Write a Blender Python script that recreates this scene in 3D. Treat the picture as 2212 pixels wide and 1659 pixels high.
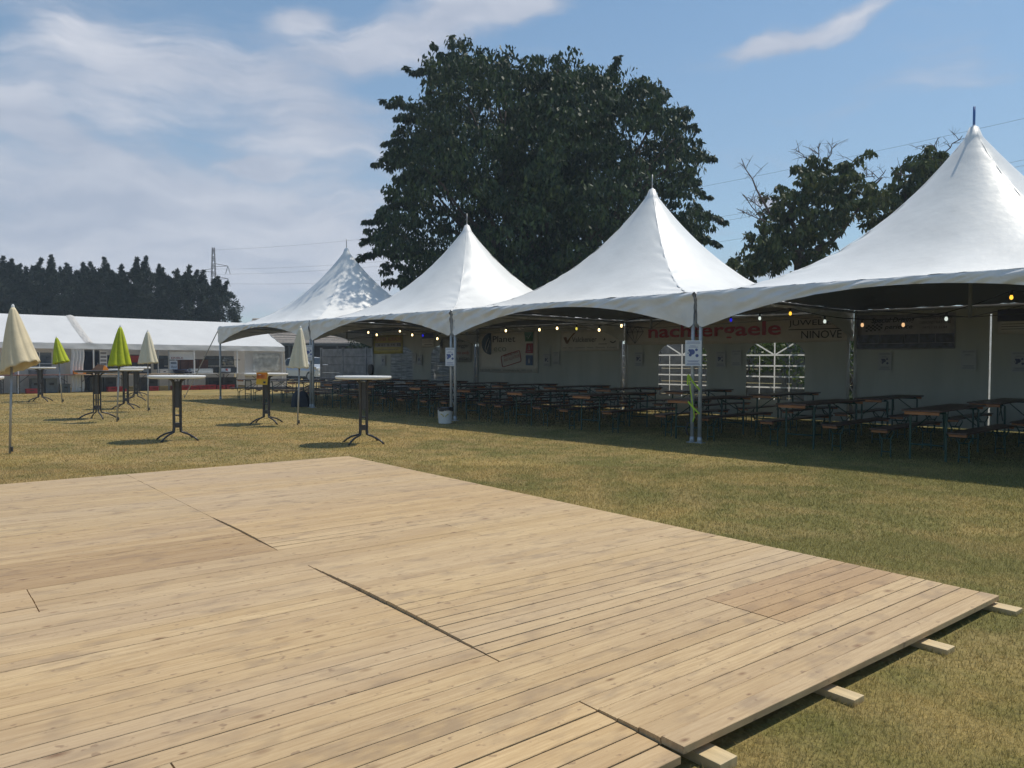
import bpy, math, random
import numpy as np
from mathutils import Matrix, Vector, noise
from mathutils.geometry import tessellate_polygon
scn = bpy.context.scene
for o in list(bpy.data.objects):
    bpy.data.objects.remove(o, do_unlink=True)
R = math.radians
rnd = random.Random(7)
# ------------------------------------------------------------------ camera
cd = bpy.data.cameras.new('camera'); cam = bpy.data.objects.new('camera', cd)
scn.collection.objects.link(cam); scn.camera = cam
cd.sensor_width = 36; cd.lens = 26.9; cd.clip_start = 0.05; cd.clip_end = 3000
cam.matrix_world = Matrix.Translation((0, 0, 1.3676)) @ Matrix.Rotation(math.pi/2 - 0.02927, 4, 'X') @ Matrix.Rotation(0.0036, 4, 'Z')
# ------------------------------------------------------------------ sun, sky, exposure
SUNV = Vector((0.46, 0.32, 1.0)).normalized()
EL = math.asin(SUNV.z); AZ = math.atan2(SUNV.x, SUNV.y)
ld = bpy.data.lights.new('sun', 'SUN'); sun = bpy.data.objects.new('sun', ld); scn.collection.objects.link(sun)
sun.rotation_euler = SUNV.to_track_quat('Z', 'Y').to_euler()
ld.energy = 3.1; ld.angle = R(0.6); ld.color = (1, 0.93, 0.80)
scn.view_settings.view_transform = 'Standard'; scn.view_settings.look = 'None'
scn.view_settings.exposure = 0.38; scn.view_settings.gamma = 1
w = bpy.data.worlds.new('World'); scn.world = w; w.use_nodes = True
nt = w.node_tree; nt.nodes.clear()
def N(t, **k):
    n = nt.nodes.new(t)
    for a, b in k.items(): setattr(n, a, b)
    return n
def LK(a, b): nt.links.new(a, b)
def M_(op, a, b=None, c=None):
    n = N('ShaderNodeMath', operation=op)
    for i, x in enumerate((a, b, c)):
        if x is None: continue
        if isinstance(x, (int, float)): n.inputs[i].default_value = x
        else: LK(x, n.inputs[i])
    return n.outputs[0]
sky = N('ShaderNodeTexSky', sky_type='NISHITA', sun_disc=False)
sky.sun_elevation = EL; sky.sun_rotation = AZ
sky.air_density = 1.0; sky.dust_density = 0.4; sky.ozone_density = 1.4
bg = N('ShaderNodeBackground'); bg.inputs[1].default_value = 0.09
skt = N('ShaderNodeMix', data_type='RGBA', blend_type='MULTIPLY'); skt.inputs[0].default_value = 1; LK(sky.outputs[0], skt.inputs[6]); skt.inputs[7].default_value = (.80, 1.0, 1.02, 1); LK(skt.outputs[2], bg.inputs[0])
tc = N('ShaderNodeTexCoord'); sp = N('ShaderNodeSeparateXYZ'); LK(tc.outputs['Generated'], sp.inputs[0])
az = M_('ARCTAN2', sp.outputs[0], sp.outputs[1]); el = M_('ARCSINE', sp.outputs[2])
cv = N('ShaderNodeCombineXYZ'); LK(az, cv.inputs[0]); LK(el, cv.inputs[1])
n1 = N('ShaderNodeTexNoise'); n1.inputs['Scale'].default_value = 5; n1.inputs['Detail'].default_value = 7; LK(cv.outputs[0], n1.inputs[0])
sub = N('ShaderNodeVectorMath', operation='SUBTRACT'); LK(n1.outputs['Color'], sub.inputs[0]); sub.inputs[1].default_value = (.5, .5, .5)
scl = N('ShaderNodeVectorMath', operation='SCALE'); LK(sub.outputs[0], scl.inputs[0]); scl.inputs['Scale'].default_value = 0.11
wv = N('ShaderNodeVectorMath', operation='ADD'); LK(cv.outputs[0], wv.inputs[0]); LK(scl.outputs[0], wv.inputs[1])
# wispy streak texture: noise stretched along a slightly rising direction
mp = N('ShaderNodeMapping'); mp.inputs['Rotation'].default_value = (0, 0, R(-20)); mp.inputs['Scale'].default_value = (1.5, 7, 1); LK(wv.outputs[0], mp.inputs[0])
n2 = N('ShaderNodeTexNoise'); n2.inputs['Scale'].default_value = 3.2; n2.inputs['Detail'].default_value = 10; n2.inputs['Roughness'].default_value = .6; LK(mp.outputs[0], n2.inputs[0])
n3 = N('ShaderNodeTexNoise'); n3.inputs['Scale'].default_value = 4.5; n3.inputs['Detail'].default_value = 6; LK(wv.outputs[0], n3.inputs[0])
def ang(px, py):
    a = math.atan((px-1106)/1652.7); return a, (781-py)/1652.7*math.cos(a)
tot = None
# (px, py, half length, half width, tilt, strength) of each cloud patch, as directions in the sky
for px, py, sx, sy, tilt, amp in [
        (930, 118, 330, 66, 17, .8), (1085, 70, 170, 44, 4, .6), (660, 78, 100, 36, 12, .75), (620, 165, 300, 70, 18, .34),
        (1760, 92, 340, 34, 12, .52), (1640, 118, 120, 24, 6, .35), (300, 210, 420, 110, 12, .5), (130, 60, 240, 80, -20, .25),
        (60, 285, 150, 40, -25, .5), (560, 380, 75, 19, 0, .9), (660, 285, 200, 100, 8, .6), (330, 430, 640, 150, -4, .5),
        (800, 330, 200, 150, 0, .25), (250, 590, 900, 210, 0, .72), (1500, 640, 900, 160, 0, .25), (1650, 448, 55, 18, 0, .8)]:
    a, e = ang(px, py)
    m = N('ShaderNodeMapping', vector_type='TEXTURE'); LK(wv.outputs[0] if amp < .6 else wv.outputs[0], m.inputs[0])
    m.inputs['Location'].default_value = (a, e, 0); m.inputs['Rotation'].default_value = (0, 0, R(tilt))
    m.inputs['Scale'].default_value = (sx/1652.7, sy/1652.7, 1)
    ln = N('ShaderNodeVectorMath', operation='LENGTH'); LK(m.outputs[0], ln.inputs[0])
    mr = N('ShaderNodeMapRange', interpolation_type='SMOOTHSTEP'); LK(ln.outputs['Value'], mr.inputs[0])
    mr.inputs[1].default_value = 0; mr.inputs[2].default_value = 1.25; mr.inputs[3].default_value = amp; mr.inputs[4].default_value = 0
    tot = mr.outputs[0] if tot is None else M_('ADD', tot, mr.outputs[0])
tex = M_('ADD', M_('MULTIPLY', n2.outputs[0], .62), M_('MULTIPLY', n3.outputs[0], .38))
tn = M_('MULTIPLY', M_('SUBTRACT', tex, .36), 3.4)
mk = N('ShaderNodeMapRange', interpolation_type='SMOOTHSTEP'); LK(M_('ADD', tn, M_('MULTIPLY', tot, 1.75)), mk.inputs[0])
mk.inputs[1].default_value = .50; mk.inputs[2].default_value = 1.62; mk.inputs[3].default_value = 0; mk.inputs[4].default_value = .92
mask = mk.outputs[0]
# thin veil that thickens towards the horizon
veil = N('ShaderNodeMapRange'); LK(el, veil.inputs[0]); veil.inputs[1].default_value = 0; veil.inputs[2].default_value = .55; veil.inputs[3].default_value = .42; veil.inputs[4].default_value = .02
mask = M_('SUBTRACT', 1, M_('MULTIPLY', M_('SUBTRACT', 1, mask), M_('SUBTRACT', 1, veil.outputs[0])))
cb = N('ShaderNodeBackground'); cb.inputs[1].default_value = 1.0
cc = N('ShaderNodeMix', data_type='RGBA'); cr_ = N('ShaderNodeMapRange'); LK(M_('MULTIPLY', tn, mk.outputs[0]), cr_.inputs[0]); cr_.inputs[1].default_value = .15; cr_.inputs[2].default_value = .95
LK(cr_.outputs[0], cc.inputs[0]); cc.inputs[6].default_value = (.36, .40, .49, 1); cc.inputs[7].default_value = (.56, .575, .63, 1); LK(cc.outputs[2], cb.inputs[0])
mix = N('ShaderNodeMixShader'); LK(mask, mix.inputs[0]); LK(bg.outputs[0], mix.inputs[1]); LK(cb.outputs[0], mix.inputs[2])
wo = N('ShaderNodeOutputWorld'); LK(mix.outputs[0], wo.inputs[0])

# ------------------------------------------------------------------ helpers
COL = scn.collection
def tag(o, label=None, cat=None, group=None, kind=None):
    if label: o['label'] = label
    if cat: o['category'] = cat
    if group: o['group'] = group
    if kind: o['kind'] = kind
    return o
def thing(name, label, cat, loc=(0, 0, 0), rz=0, group=None):
    o = bpy.data.objects.new(name, None); COL.objects.link(o); o.empty_display_size = .1
    o.location = loc; o.rotation_euler = (0, 0, rz); return tag(o, label, cat, group)
class MB:
    def __init__(s): s.v = []; s.f = []; s.mi = []; s.cur = 0
    def add(s, vs, fs):
        b = len(s.v); s.v += [tuple(p) for p in vs]; s.f += [tuple(i+b for i in f) for f in fs]; s.mi += [s.cur]*len(fs); return s
    def box(s, x0, x1, y0, y1, z0, z1, M=None):
        vs = [(x, y, z) for x in (x0, x1) for y in (y0, y1) for z in (z0, z1)]
        if M is not None: vs = [tuple(M @ Vector(p)) for p in vs]
        return s.add(vs, [(0, 1, 3, 2), (4, 6, 7, 5), (0, 4, 5, 1), (2, 3, 7, 6), (0, 2, 6, 4), (1, 5, 7, 3)])
    def tube(s, pts, r, n=8, r2=None, cap=True):
        pts = [Vector(p) for p in pts]; k = len(pts); vs = []; up = None
        for i, p in enumerate(pts):
            d = (pts[min(i+1, k-1)] - pts[max(i-1, 0)]).normalized()
            if up is None: up = Vector((0, 0, 1)) if abs(d.z) < .9 else Vector((1, 0, 0))
            a = d.cross(up).normalized(); b = d.cross(a).normalized(); up = -b if False else a.cross(d).normalized()
            rr = (r + (r2-r)*i/(k-1)) if r2 is not None else (r[i] if isinstance(r, (list, tuple)) else r)
            for j in range(n):
                t = 2*math.pi*j/n; vs.append(p + (a*math.cos(t) + up*math.sin(t))*rr)
        fs = [(i*n+j, i*n+(j+1) % n, (i+1)*n+(j+1) % n, (i+1)*n+j) for i in range(k-1) for j in range(n)]
        if cap: fs += [tuple(range(n))[::-1], tuple((k-1)*n+j for j in range(n))]
        return s.add(vs, fs)
    def lathe(s, prof, n=32, c=(0, 0), sx=1):
        vs = [(c[0]+r*math.cos(2*math.pi*j/n)*sx, c[1]+r*math.sin(2*math.pi*j/n), z) for r, z in prof for j in range(n)]
        k = len(prof); fs = [(i*n+j, i*n+(j+1) % n, (i+1)*n+(j+1) % n, (i+1)*n+j) for i in range(k-1) for j in range(n)]
        fs += [tuple(range(n))[::-1], tuple((k-1)*n+j for j in range(n))]
        return s.add(vs, fs)
    def grid(s, P, nu, nv):
        vs = [P(i/nu, j/nv) for j in range(nv+1) for i in range(nu+1)]
        return s.add(vs, [(j*(nu+1)+i, j*(nu+1)+i+1, (j+1)*(nu+1)+i+1, (j+1)*(nu+1)+i) for j in range(nv) for i in range(nu)])
    def poly(s, loops, y):   # flat xz polygon (first loop) with holes, facing -y, at depth y
        vl = [[Vector((a, b, 0)) for a, b in lp] for lp in loops]
        fl = [p for lp in loops for p in lp]
        return s.add([(a, y, b) for a, b in fl], [tuple(t) for t in tessellate_polygon(vl)])
    def build(s, name, mat, parent=None, smooth=False, bevel=0, solid=0):
        me = bpy.data.meshes.new(name); me.from_pydata(s.v, [], s.f)
        ms = mat if isinstance(mat, (list, tuple)) else [mat]
        for m in ms: me.materials.append(m)
        if len(ms) > 1: me.polygons.foreach_set('material_index', s.mi)
        if smooth: me.polygons.foreach_set('use_smooth', [True]*len(me.polygons))
        me.update()
        o = bpy.data.objects.new(name, me); COL.objects.link(o)
        if parent is not None: o.parent = parent
        if solid: md = o.modifiers.new('s', 'SOLIDIFY'); md.thickness = solid; md.offset = 0
        if bevel: md = o.modifiers.new('b', 'BEVEL'); md.width = bevel; md.segments = 2; md.limit_method = 'ANGLE'
        return o
def children(o): return [c for c in bpy.data.objects if c.parent == o]
KIDS = {}
def copy_tree(o, parent=None):
    c = o.copy(); COL.objects.link(c)
    if parent is not None: c.parent = parent
    if o.name not in KIDS: KIDS[o.name] = children(o)
    for ch in KIDS[o.name]: copy_tree(ch, c)
    return c
# ------------------------------------------------------------------ materials
def mat(name, col, rough=.6, metal=0, var=.12, scale=8, bump=0, bscale=40, transl=0, spec=.5, island=0, col2=None, stretch=(1, 1, 1), emit=None, es=0, trans=0):
    m = bpy.data.materials.new(name); m.use_nodes = True; t = m.node_tree; t.nodes.clear()
    n = lambda ty: t.nodes.new(ty)
    P = n('ShaderNodeBsdfPrincipled'); P.inputs['Roughness'].default_value = rough; P.inputs['Metallic'].default_value = metal
    P.inputs['Specular IOR Level'].default_value = spec
    tcn = n('ShaderNodeTexCoord'); mpn = n('ShaderNodeMapping'); mpn.inputs['Scale'].default_value = stretch; t.links.new(tcn.outputs['Object'], mpn.inputs[0])
    nz = n('ShaderNodeTexNoise'); nz.inputs['Scale'].default_value = scale; nz.inputs['Detail'].default_value = 5; t.links.new(mpn.outputs[0], nz.inputs[0])
    c2 = col2 or tuple(c*(1-2*var) for c in col)
    mx = n('ShaderNodeMix'); mx.data_type = 'RGBA'; mx.inputs[6].default_value = (*c2, 1); mx.inputs[7].default_value = (*[min(1, c*(1+var*.6)) for c in col], 1)
    mr = n('ShaderNodeMapRange'); mr.inputs[1].default_value = .3; mr.inputs[2].default_value = .7; t.links.new(nz.outputs[0], mr.inputs[0]); t.links.new(mr.outputs[0], mx.inputs[0])
    out = mx.outputs[2]
    if island:
        g = n('ShaderNodeNewGeometry'); hs = n('ShaderNodeHueSaturation'); mm = n('ShaderNodeMapRange'); mm.inputs[3].default_value = 1-island; mm.inputs[4].default_value = 1+island
        t.links.new(g.outputs['Random Per Island'], mm.inputs[0]); t.links.new(mm.outputs[0], hs.inputs['Value']); t.links.new(out, hs.inputs['Color']); out = hs.outputs[0]
    t.links.new(out, P.inputs['Base Color'])
    if bump:
        nb = n('ShaderNodeTexNoise'); nb.inputs['Scale'].default_value = bscale; nb.inputs['Detail'].default_value = 4; t.links.new(mpn.outputs[0], nb.inputs[0])
        b = n('ShaderNodeBump'); b.inputs['Strength'].default_value = bump; b.inputs['Distance'].default_value = .02; t.links.new(nb.outputs[0], b.inputs['Height']); t.links.new(b.outputs[0], P.inputs['Normal'])
    if emit: P.inputs['Emission Color'].default_value = (*emit, 1); P.inputs['Emission Strength'].default_value = es
    sh = P.outputs[0]
    if transl:
        tr = n('ShaderNodeBsdfTranslucent'); t.links.new(out, tr.inputs[0]); ms = n('ShaderNodeMixShader'); ms.inputs[0].default_value = transl
        t.links.new(sh, ms.inputs[1]); t.links.new(tr.outputs[0], ms.inputs[2]); sh = ms.outputs[0]
    if trans:
        tp = n('ShaderNodeBsdfTransparent'); ms = n('ShaderNodeMixShader'); ms.inputs[0].default_value = trans
        t.links.new(sh, ms.inputs[1]); t.links.new(tp.outputs[0], ms.inputs[2]); sh = ms.outputs[0]
    o = n('ShaderNodeOutputMaterial'); t.links.new(sh, o.inputs[0]); m['x'] = 1
    return m
PVC = mat('tent_fabric', (.80, .80, .79), .42, var=.045, scale=1.6, bump=.4, bscale=4, spec=.45)
VAL = mat('valance_fabric', (.78, .78, .78), .45, var=.07, scale=2.5, bump=.6, bscale=7, transl=.05)
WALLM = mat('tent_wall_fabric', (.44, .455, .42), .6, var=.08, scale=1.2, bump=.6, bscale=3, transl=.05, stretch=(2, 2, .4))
STRIP = mat('translucent_strip', (.85, .86, .86), .5, transl=.75, var=.02)
FILM = mat('window_film', (.35, .38, .36), .15, var=.2, scale=6, bump=.8, bscale=6, trans=.86, stretch=(.4, 1, 3))
FILM2 = mat('crinkled_film', (.85, .88, .84), .2, var=.4, scale=8, bump=1, bscale=9, trans=.25, transl=.65, stretch=(.25, 1, 4))
ALU = mat('aluminium', (.50, .51, .52), .5, metal=.35, var=.08)
ALUD = mat('dull_aluminium', (.42, .43, .44), .5, metal=.5, var=.1)
BLACK = mat('black_plastic', (.02, .02, .022), .5)
DGREY = mat('dark_painted_steel', (.045, .042, .045), .38, var=.2, spec=.6)
STEELG = mat('green_painted_steel', (.02, .07, .05), .45, var=.2)
BROWN = mat('brown_lacquered_wood', (.10, .05, .032), .4, var=.3, scale=5, stretch=(8, 1, 1), island=.12)
ORWOOD = mat('orange_wood_edge', (.42, .17, .06), .5, var=.2, scale=6)
WHITE = mat('white_plastic', (.8, .8, .8), .3, var=.03)
WHITEP = mat('white_paper', (.78, .79, .82), .6, var=.02)
INK = mat('blue_ink', (.12, .16, .38), .6); INKD = mat('dark_ink', (.03, .03, .035), .6); INKR = mat('dark_red_ink', (.30, .03, .03), .6)
CREAM = mat('cream_fabric', (.74, .64, .44), .8, var=.06, scale=6, transl=.12, bump=.2)
CREAM2 = mat('pale_cream_fabric', (.78, .72, .55), .8, var=.06, scale=6, transl=.12, bump=.2)
LIME = mat('lime_fabric', (.50, .58, .015), .75, var=.12, scale=6, transl=.15, bump=.2)
CYAN = mat('blue_fabric', (.02, .30, .50), .75, transl=.1)
CONC = mat('concrete_panel', (.24, .24, .245), .85, var=.2, scale=3, bump=.3, bscale=30)
BARK = mat('bark', (.09, .07, .055), .9, var=.3, scale=12, bump=.5)
DBARK = mat('dead_branch', (.16, .12, .11), .9, var=.2)
RED = mat('red_crate_plastic', (.32, .02, .03), .45, var=.1)
GREYP = mat('grey_crate_plastic', (.16, .18, .19), .5, var=.15)
DCAB = mat('dark_cabinet', (.055, .062, .068), .4, var=.15)
BOARD = mat('brown_board', (.16, .07, .05), .6, var=.1)
TEAK = mat('orange_brown_board', (.45, .2, .1), .6, var=.1)
POLY = mat('polystyrene', (.66, .66, .64), .7, var=.05)
WPVC = mat('marquee_fabric', (.80, .81, .83), .5, var=.03, scale=1.5, bump=.3, bscale=4, transl=.22)
WWALL = mat('marquee_wall', (.76, .74, .72), .6, var=.05, scale=2, bump=.6, bscale=3, transl=.4)
GLASSD = mat('marquee_window', (.12, .15, .19), .15, var=.1, trans=.25)
ORANGE = mat('orange_card', (.75, .25, .03), .6, var=.1); YEL = mat('yellow_card', (.72, .46, .03), .6, var=.08)

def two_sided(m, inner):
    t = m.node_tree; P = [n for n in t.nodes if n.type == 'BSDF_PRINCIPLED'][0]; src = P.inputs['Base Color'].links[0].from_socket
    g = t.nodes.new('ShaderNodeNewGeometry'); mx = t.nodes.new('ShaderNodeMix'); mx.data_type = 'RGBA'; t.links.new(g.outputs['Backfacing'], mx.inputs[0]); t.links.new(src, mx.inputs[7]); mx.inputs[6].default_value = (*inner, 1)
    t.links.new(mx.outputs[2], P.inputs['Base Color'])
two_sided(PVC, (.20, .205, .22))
D = Vector((3.0726, 12.920, 0)); TH = 0.8065; L = 6.48; EV = 2.556; PK = 5.292
U = Vector((math.cos(TH), -math.sin(TH), 0)); V = Vector((math.sin(TH), math.cos(TH), 0)); PHI = -TH
def W(s, t, z=0): q = D + U*s + V*t; return (q.x, q.y, z)
# ------------------------------------------------------------------ ground
def ground_mat(name, blades=False):
    m = bpy.data.materials.new(name); m.use_nodes = True; t = m.node_tree; t.nodes.clear(); n = lambda ty: t.nodes.new(ty); L_ = t.links.new
    g = n('ShaderNodeNewGeometry')
    def nz(scale, det=4, lo=.35, hi=.65):
        q = n('ShaderNodeTexNoise'); q.inputs['Scale'].default_value = scale; q.inputs['Detail'].default_value = det; q.inputs['Roughness'].default_value = .6; L_(g.outputs['Position'], q.inputs[0])
        r = n('ShaderNodeMapRange'); r.inputs[1].default_value = lo; r.inputs[2].default_value = hi; L_(q.outputs[0], r.inputs[0]); return r.outputs[0]
    def mixc(f, a, b):
        q = n('ShaderNodeMix'); q.data_type = 'RGBA'
        for i, x in ((0, f), (6, a), (7, b)):
            if hasattr(x, 'links'): L_(x, q.inputs[i])
            elif isinstance(x, tuple): q.inputs[i].default_value = (*x, 1)
            else: q.inputs[i].default_value = x
        return q.outputs[2]
    def ma(op, a, b):
        q = n('ShaderNodeMath'); q.operation = op; q.use_clamp = True
        for i, x in enumerate((a, b)):
            if hasattr(x, 'links'): L_(x, q.inputs[i])
            else: q.inputs[i].default_value = x
        return q.outputs[0]
    # drier towards the far left of the field, greener on the near right
    sx = n('ShaderNodeSeparateXYZ'); L_(g.outputs['Position'], sx.inputs[0])
    gr = n('ShaderNodeMapRange'); gr.inputs[1].default_value = -2.5; gr.inputs[2].default_value = 10; L_(ma_raw(t, sx.outputs[0], sx.outputs[1]), gr.inputs[0])
    big = nz(.55, 4, .40, .60); med = nz(1.9, 5, .40, .60); fine = nz(34, 3, .3, .7)
    f = ma('ADD', ma('MULTIPLY', big, .5), ma('MULTIPLY', gr.outputs[0], .56)); f = ma('ADD', f, ma('MULTIPLY', med, .42)); f = ma('SUBTRACT', f, .14)
    k = 1.12
    dry = (.37*k, .26*k, .09*k); dry2 = (.43*k, .285*k, .135*k); grn = (.125*k, .13*k, .022*k)
    c = mixc(big, dry, dry2); c = mixc(f, c, grn)
    c = mixc(ma('MULTIPLY', fine, .5), c, (.10, .085, .035) if not blades else (.5, .42, .22))
    if blades:
        r = n('ShaderNodeMapRange'); r.inputs[3].default_value = .75; r.inputs[4].default_value = 1.5; L_(g.outputs['Random Per Island'], r.inputs[0])
        hs = n('ShaderNodeHueSaturation'); L_(r.outputs[0], hs.inputs['Value']); L_(c, hs.inputs['Color']); c = hs.outputs[0]
    P = n('ShaderNodeBsdfPrincipled'); P.inputs['Roughness'].default_value = .8; P.inputs['Specular IOR Level'].default_value = .25; L_(c, P.inputs['Base Color'])
    sh = P.outputs[0]
    if blades:
        tr = n('ShaderNodeBsdfTranslucent'); L_(c, tr.inputs[0]); q = n('ShaderNodeMixShader'); q.inputs[0].default_value = .4; L_(sh, q.inputs[1]); L_(tr.outputs[0], q.inputs[2]); sh = q.outputs[0]
    else:
        nb = n('ShaderNodeTexNoise'); nb.inputs['Scale'].default_value = 25; nb.inputs['Detail'].default_value = 6; L_(g.outputs['Position'], nb.inputs[0])
        b = n('ShaderNodeBump'); b.inputs['Strength'].default_value = .8; b.inputs['Distance'].default_value = .03; L_(nb.outputs[0], b.inputs['Height']); L_(b.outputs[0], P.inputs['Normal'])
    o = n('ShaderNodeOutputMaterial'); L_(sh, o.inputs[0]); return m
def ma_raw(t, x, y):
    a = t.nodes.new('ShaderNodeMath'); a.operation = 'MULTIPLY'; t.links.new(y, a.inputs[0]); a.inputs[1].default_value = -.35
    b = t.nodes.new('ShaderNodeMath'); b.operation = 'ADD'; t.links.new(x, b.inputs[0]); t.links.new(a.outputs[0], b.inputs[1])
    c = t.nodes.new('ShaderNodeMath'); c.operation = 'ADD'; t.links.new(b.outputs[0], c.inputs[0]); c.inputs[1].default_value = 5; return c.outputs[0]
g = MB(); g.add([(-900, -200, 0), (900, -200, 0), (900, 1500, 0), (-900, 1500, 0)], [(0, 1, 2, 3)])
tag(g.build('ground', ground_mat('lawn_soil')), kind='structure')

# deck frame (needed for the grass mask)
DB = Vector((-2.2356, 10.423, 0)); DA = R(-51.2); DE = Vector((math.cos(DA), math.sin(DA), 0)); DBV = Vector((DE.y, -DE.x, 0))
DLEN = 7.93; DW = 8.33
def np_mesh(name, verts, faces_n, mat_, parent=None, k=3):
    me = bpy.data.meshes.new(name); nf = faces_n
    me.vertices.add(len(verts)); me.vertices.foreach_set('co', verts.astype(np.float32).ravel())
    me.loops.add(nf*k); me.polygons.add(nf)
    me.loops.foreach_set('vertex_index', np.arange(nf*k, dtype=np.int32))
    me.polygons.foreach_set('loop_start', np.arange(0, nf*k, k, dtype=np.int32))
    try: me.polygons.foreach_set('loop_total', np.full(nf, k, dtype=np.int32))
    except Exception: pass
    me.materials.append(mat_); me.update(calc_edges=True); me.validate()
    o = bpy.data.objects.new(name, me); COL.objects.link(o)
    if parent is not None: o.parent = parent
    return o
def grass():
    rg = np.random.default_rng(3); out = []
    def band(y0, y1, dens, h, wd):
        n = int(dens*(y1-y0)*1.5*(y0+y1)/2)
        yy = np.sqrt(rg.uniform(y0*y0, y1*y1, n)); xx = yy*rg.uniform(-.75, .75, n)
        q = np.stack([xx, yy], 1) - np.array(DB)[:2]
        e = q @ np.array(DE)[:2]; b = q @ np.array(DBV)[:2]
        keep = ~((e > -.01) & (e < DLEN+.01) & (b > -.01) & (b < DW))
        lx = q @ np.array(U)[:2]
        q = q[keep] + np.array(DB)[:2]; n = len(q)
        a = rg.uniform(0, 2*np.pi, n); hh = h*rg.uniform(.35, 1.15, n); lean = rg.normal(0, .55, (n, 2))*hh[:, None]
        dx = np.stack([np.cos(a), np.sin(a)], 1)*wd*rg.uniform(.5, 1.1, n)[:, None]
        z0 = np.full(n, -.004)
        v0 = np.column_stack([q-dx/2, z0]); v1 = np.column_stack([q+dx/2, z0]); v2 = np.column_stack([q+lean, hh])
        out.append(np.stack([v0, v1, v2], 1).reshape(-1, 3))
    band(1.6, 3.2, 15000, .026, .0035); band(3.2, 6, 8000, .027, .005); band(6, 10, 3400, .028, .009); band(10, 16, 1500, .024, .013); band(16, 30, 380, .024, .026)
    v = np.concatenate(out); o = np_mesh('grass', v, len(v)//3, ground_mat('grass_blades', True)); tag(o, 'short mown dry grass over the whole field', 'grass', kind='stuff')
grass()

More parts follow.
